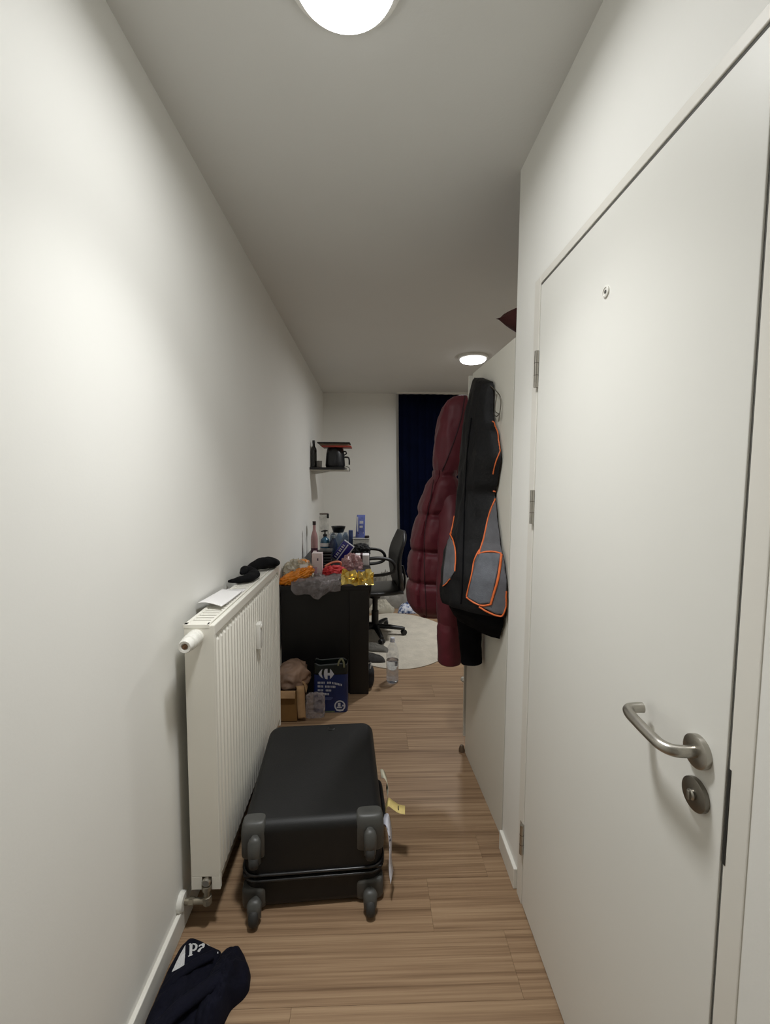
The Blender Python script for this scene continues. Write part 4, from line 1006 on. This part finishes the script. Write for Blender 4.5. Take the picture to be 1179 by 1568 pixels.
# water bottle
wbt = thing('water_bottle', (.163, 3.09, 0), 'clear half-full plastic water bottle standing on the floor', 'bottle')
cxw, cyw = .163, 3.09
body = [(.020, .004), (.038, .001), (.045, .010), (.046, .05), (.0445, .056), (.046, .062), (.046, .10), (.0445, .106), (.046, .112), (.046, .225), (.044, .235), (.036, .262), (.022, .290), (.0145, .302), (.0145, .318)]
PET = clear('clear_pet', (214, 220, 232), .16, .06, 30)
MB().lathe(body, (cxw, cyw, 0), 32, cap=False).build('body', PET, wbt, 40)
WAT = bpy.data.materials.new('water'); WAT.use_nodes = True
wbs = WAT.node_tree.nodes['Principled BSDF']; wbs.inputs['Transmission Weight'].default_value = 1; wbs.inputs['IOR'].default_value = 1.33
wbs.inputs['Roughness'].default_value = .0; wbs.inputs['Base Color'].default_value = (.86, .92, 1, 1)
MB().lathe([(.0, .006), (.036, .004), (.043, .012), (.0445, .05), (.043, .056), (.0445, .062), (.0445, .10), (.043, .106), (.0445, .112), (.0445, .165), (0, .165)], (cxw, cyw, 0), 32).build('water', WAT, wbt, 40)
MB().lathe([(.0168, .306), (.0168, .328), (.015, .331), (0, .331)], (cxw, cyw, 0), 20).lathe([(.0145, .300), (.019, .301), (.019, .304), (.0145, .305)], (cxw, cyw, 0), 20).build('cap', mat('cap_white', (210, 212, 222), .4), wbt, 40)

# grey cloth on the rug, laundry below the curtain
gc = heap([(-.10, 3.44), (.0, 3.405), (.075, 3.40), (.125, 3.405), (.12, 3.47), (.04, 3.56), (-.10, 3.60)], .0075, .040, 2.2, fold=.5, freq=11).build('folded_cloth', mat('charcoal_cloth', (52, 50, 47), .9, var=.2, scale=30), None, 60)
tag(gc, 'dark charcoal cloth lying at left edge of the rug', 'cloth')
gc2 = heap([(-.10, 3.66), (.04, 3.62), (.15, 3.60), (.16, 3.68), (.05, 3.80), (-.10, 3.82)], .0085, .035, 5.1, fold=.5, freq=11).build('folded_cloth', mat('midgrey_cloth', (98, 95, 88), .9, var=.2, scale=30), None, 60)
tag(gc2, 'mid grey cloth on rug behind the charcoal cloth', 'cloth')
lg1 = heap([(-.05, 4.95), (.15, 4.90), (.45, 4.90), (.62, 5.02), (.60, 5.45), (.2, 5.55), (-.1, 5.4)], .001, .27, 7.7, rings=30, n=140, fold=1.0, freq=5.5).build('duvet', mat('grey_duvet', (142, 138, 130), .9, var=.15, scale=12, bump=.2), None, 60)
tag(lg1, 'grey crumpled duvet heaped on floor below the curtain', 'duvet')
lg2 = heap([(-.04, 4.72), (.12, 4.705), (.25, 4.71), (.28, 4.82), (.15, 4.88), (0, 4.87)], .001, .105, 3.3, rings=24, n=110, fold=.8, freq=6.5).build('cream_laundry', mat('cream_cloth', (184, 178, 162), .9, var=.08), None, 60)
tag(lg2, 'cream crumpled laundry behind the chair base', 'laundry')
def camo():
    M = mat('blue_white_print', (150, 160, 190), .85); nt = M.node_tree
    r = [n for n in nt.nodes if n.type == 'VALTORGB'][0]; n = [n for n in nt.nodes if n.type == 'TEX_NOISE'][0]
    n.inputs['Scale'].default_value = 34; r.color_ramp.interpolation = 'CONSTANT'
    r.color_ramp.elements[0].position = 0; r.color_ramp.elements[0].color = lin(60, 78, 118)
    r.color_ramp.elements[1].position = .46; r.color_ramp.elements[1].color = lin(150, 162, 190)
    e = r.color_ramp.elements.new(.54); e.color = lin(214, 216, 224); return M
lg3 = heap([(.30, 4.71), (.42, 4.705), (.58, 4.71), (.64, 4.80), (.50, 4.86), (.32, 4.85)], .001, .085, 9.3, rings=20, n=90, fold=.8, freq=7).build('patterned_laundry', camo(), None, 60)
tag(lg3, 'blue and white patterned laundry on floor beyond the rug', 'laundry')

# ================================================================== NAVY SHIRT in the foreground
SHN = mat('navy_jersey', (12, 13, 27), .9, var=.2, scale=24, bump=.15, bscale=220, spec=.2)
sht = thing('navy_shirt', (-.5, 1.15, 0), 'crumpled navy blue shirt with white lettering on floor by skirting', 'shirt')
b1_ = heap([(-.604, .86), (-.604, 1.0), (-.604, 1.12), (-.602, 1.22), (-.592, 1.285), (-.572, 1.315), (-.538, 1.305), (-.50, 1.285), (-.462, 1.275), (-.452, 1.24), (-.44, 1.19), (-.42, 1.13), (-.41, 1.06), (-.41, .95), (-.44, .86), (-.52, .84)],
           .0008, .052, 1.3, rings=26, n=130, fold=.55, freq=8.5, skew=.5).build('body', SHN, sht, 60)
b2_ = heap([(-.455, 1.255), (-.435, 1.275), (-.408, 1.278), (-.378, 1.245), (-.352, 1.205), (-.346, 1.165), (-.356, 1.145), (-.385, 1.12), (-.40, 1.06), (-.43, 1.0), (-.47, 1.05), (-.475, 1.15)],
           .0008, .075, 4.2, rings=24, n=110, fold=.5, freq=10, skew=.55).build('sleeve', SHN, sht, 60)
MB().tube(smoothline([(-.60, .90, .030), (-.56, 1.0, .056), (-.52, 1.07, .062), (-.47, 1.11, .066), (-.42, 1.15, .066)], 8), [.012, .024, .026, .024, .02]*7+[.014]*0 if False else .020, 12, .7).build('fold', SHN, sht, 60)
MB().tube(smoothline([(-.585, 1.14, .028), (-.55, 1.17, .048), (-.51, 1.20, .052), (-.47, 1.225, .048)], 8), .014, 12, .7).build('fold', SHN, sht, 60)
bvs = bvh_of(b1_, b2_)
SINK = mat('shirt_print', (206, 206, 206), .7, var=.04)
patch(bvs, [(284, 1447.5), (283.5, 1462), (282.5, 1478), (273, 1484), (263, 1489), (270, 1474), (277, 1460)], .0012, 3).build('white_stripe', SINK, sht, recalc=False)
S = lambda x, y_: (255+x*90/1179, 1425+y_*70/917)
# letter P
for pl in ([(440, 285), (470, 262), (520, 285), (520, 310), (500, 310), (505, 490), (525, 485), (520, 500), (440, 528), (430, 520), (455, 505), (462, 310)],
           [(520, 265), (580, 268), (618, 300), (615, 350), (590, 395), (545, 420), (512, 415), (512, 390), (545, 385), (572, 350), (575, 315), (550, 292), (515, 290)],
           # letter a
           [(635, 335), (650, 300), (700, 278), (720, 262), (755, 265), (765, 285), (758, 330), (735, 360), (715, 355), (720, 320), (722, 290), (690, 305), (660, 330)],
           [(615, 420), (640, 385), (680, 350), (715, 340), (715, 362), (690, 380), (685, 400), (655, 440), (630, 440)],
           # next letter, cut off by a fold
           [(815, 260), (838, 232), (850, 265), (862, 300), (838, 305), (822, 295)],
           [(1010, 440), (1030, 432), (1036, 465), (1020, 475)]):
    patch(bvs, [S(*p) for p in pl], .0014, 2).build('letter', SINK, sht, recalc=False)
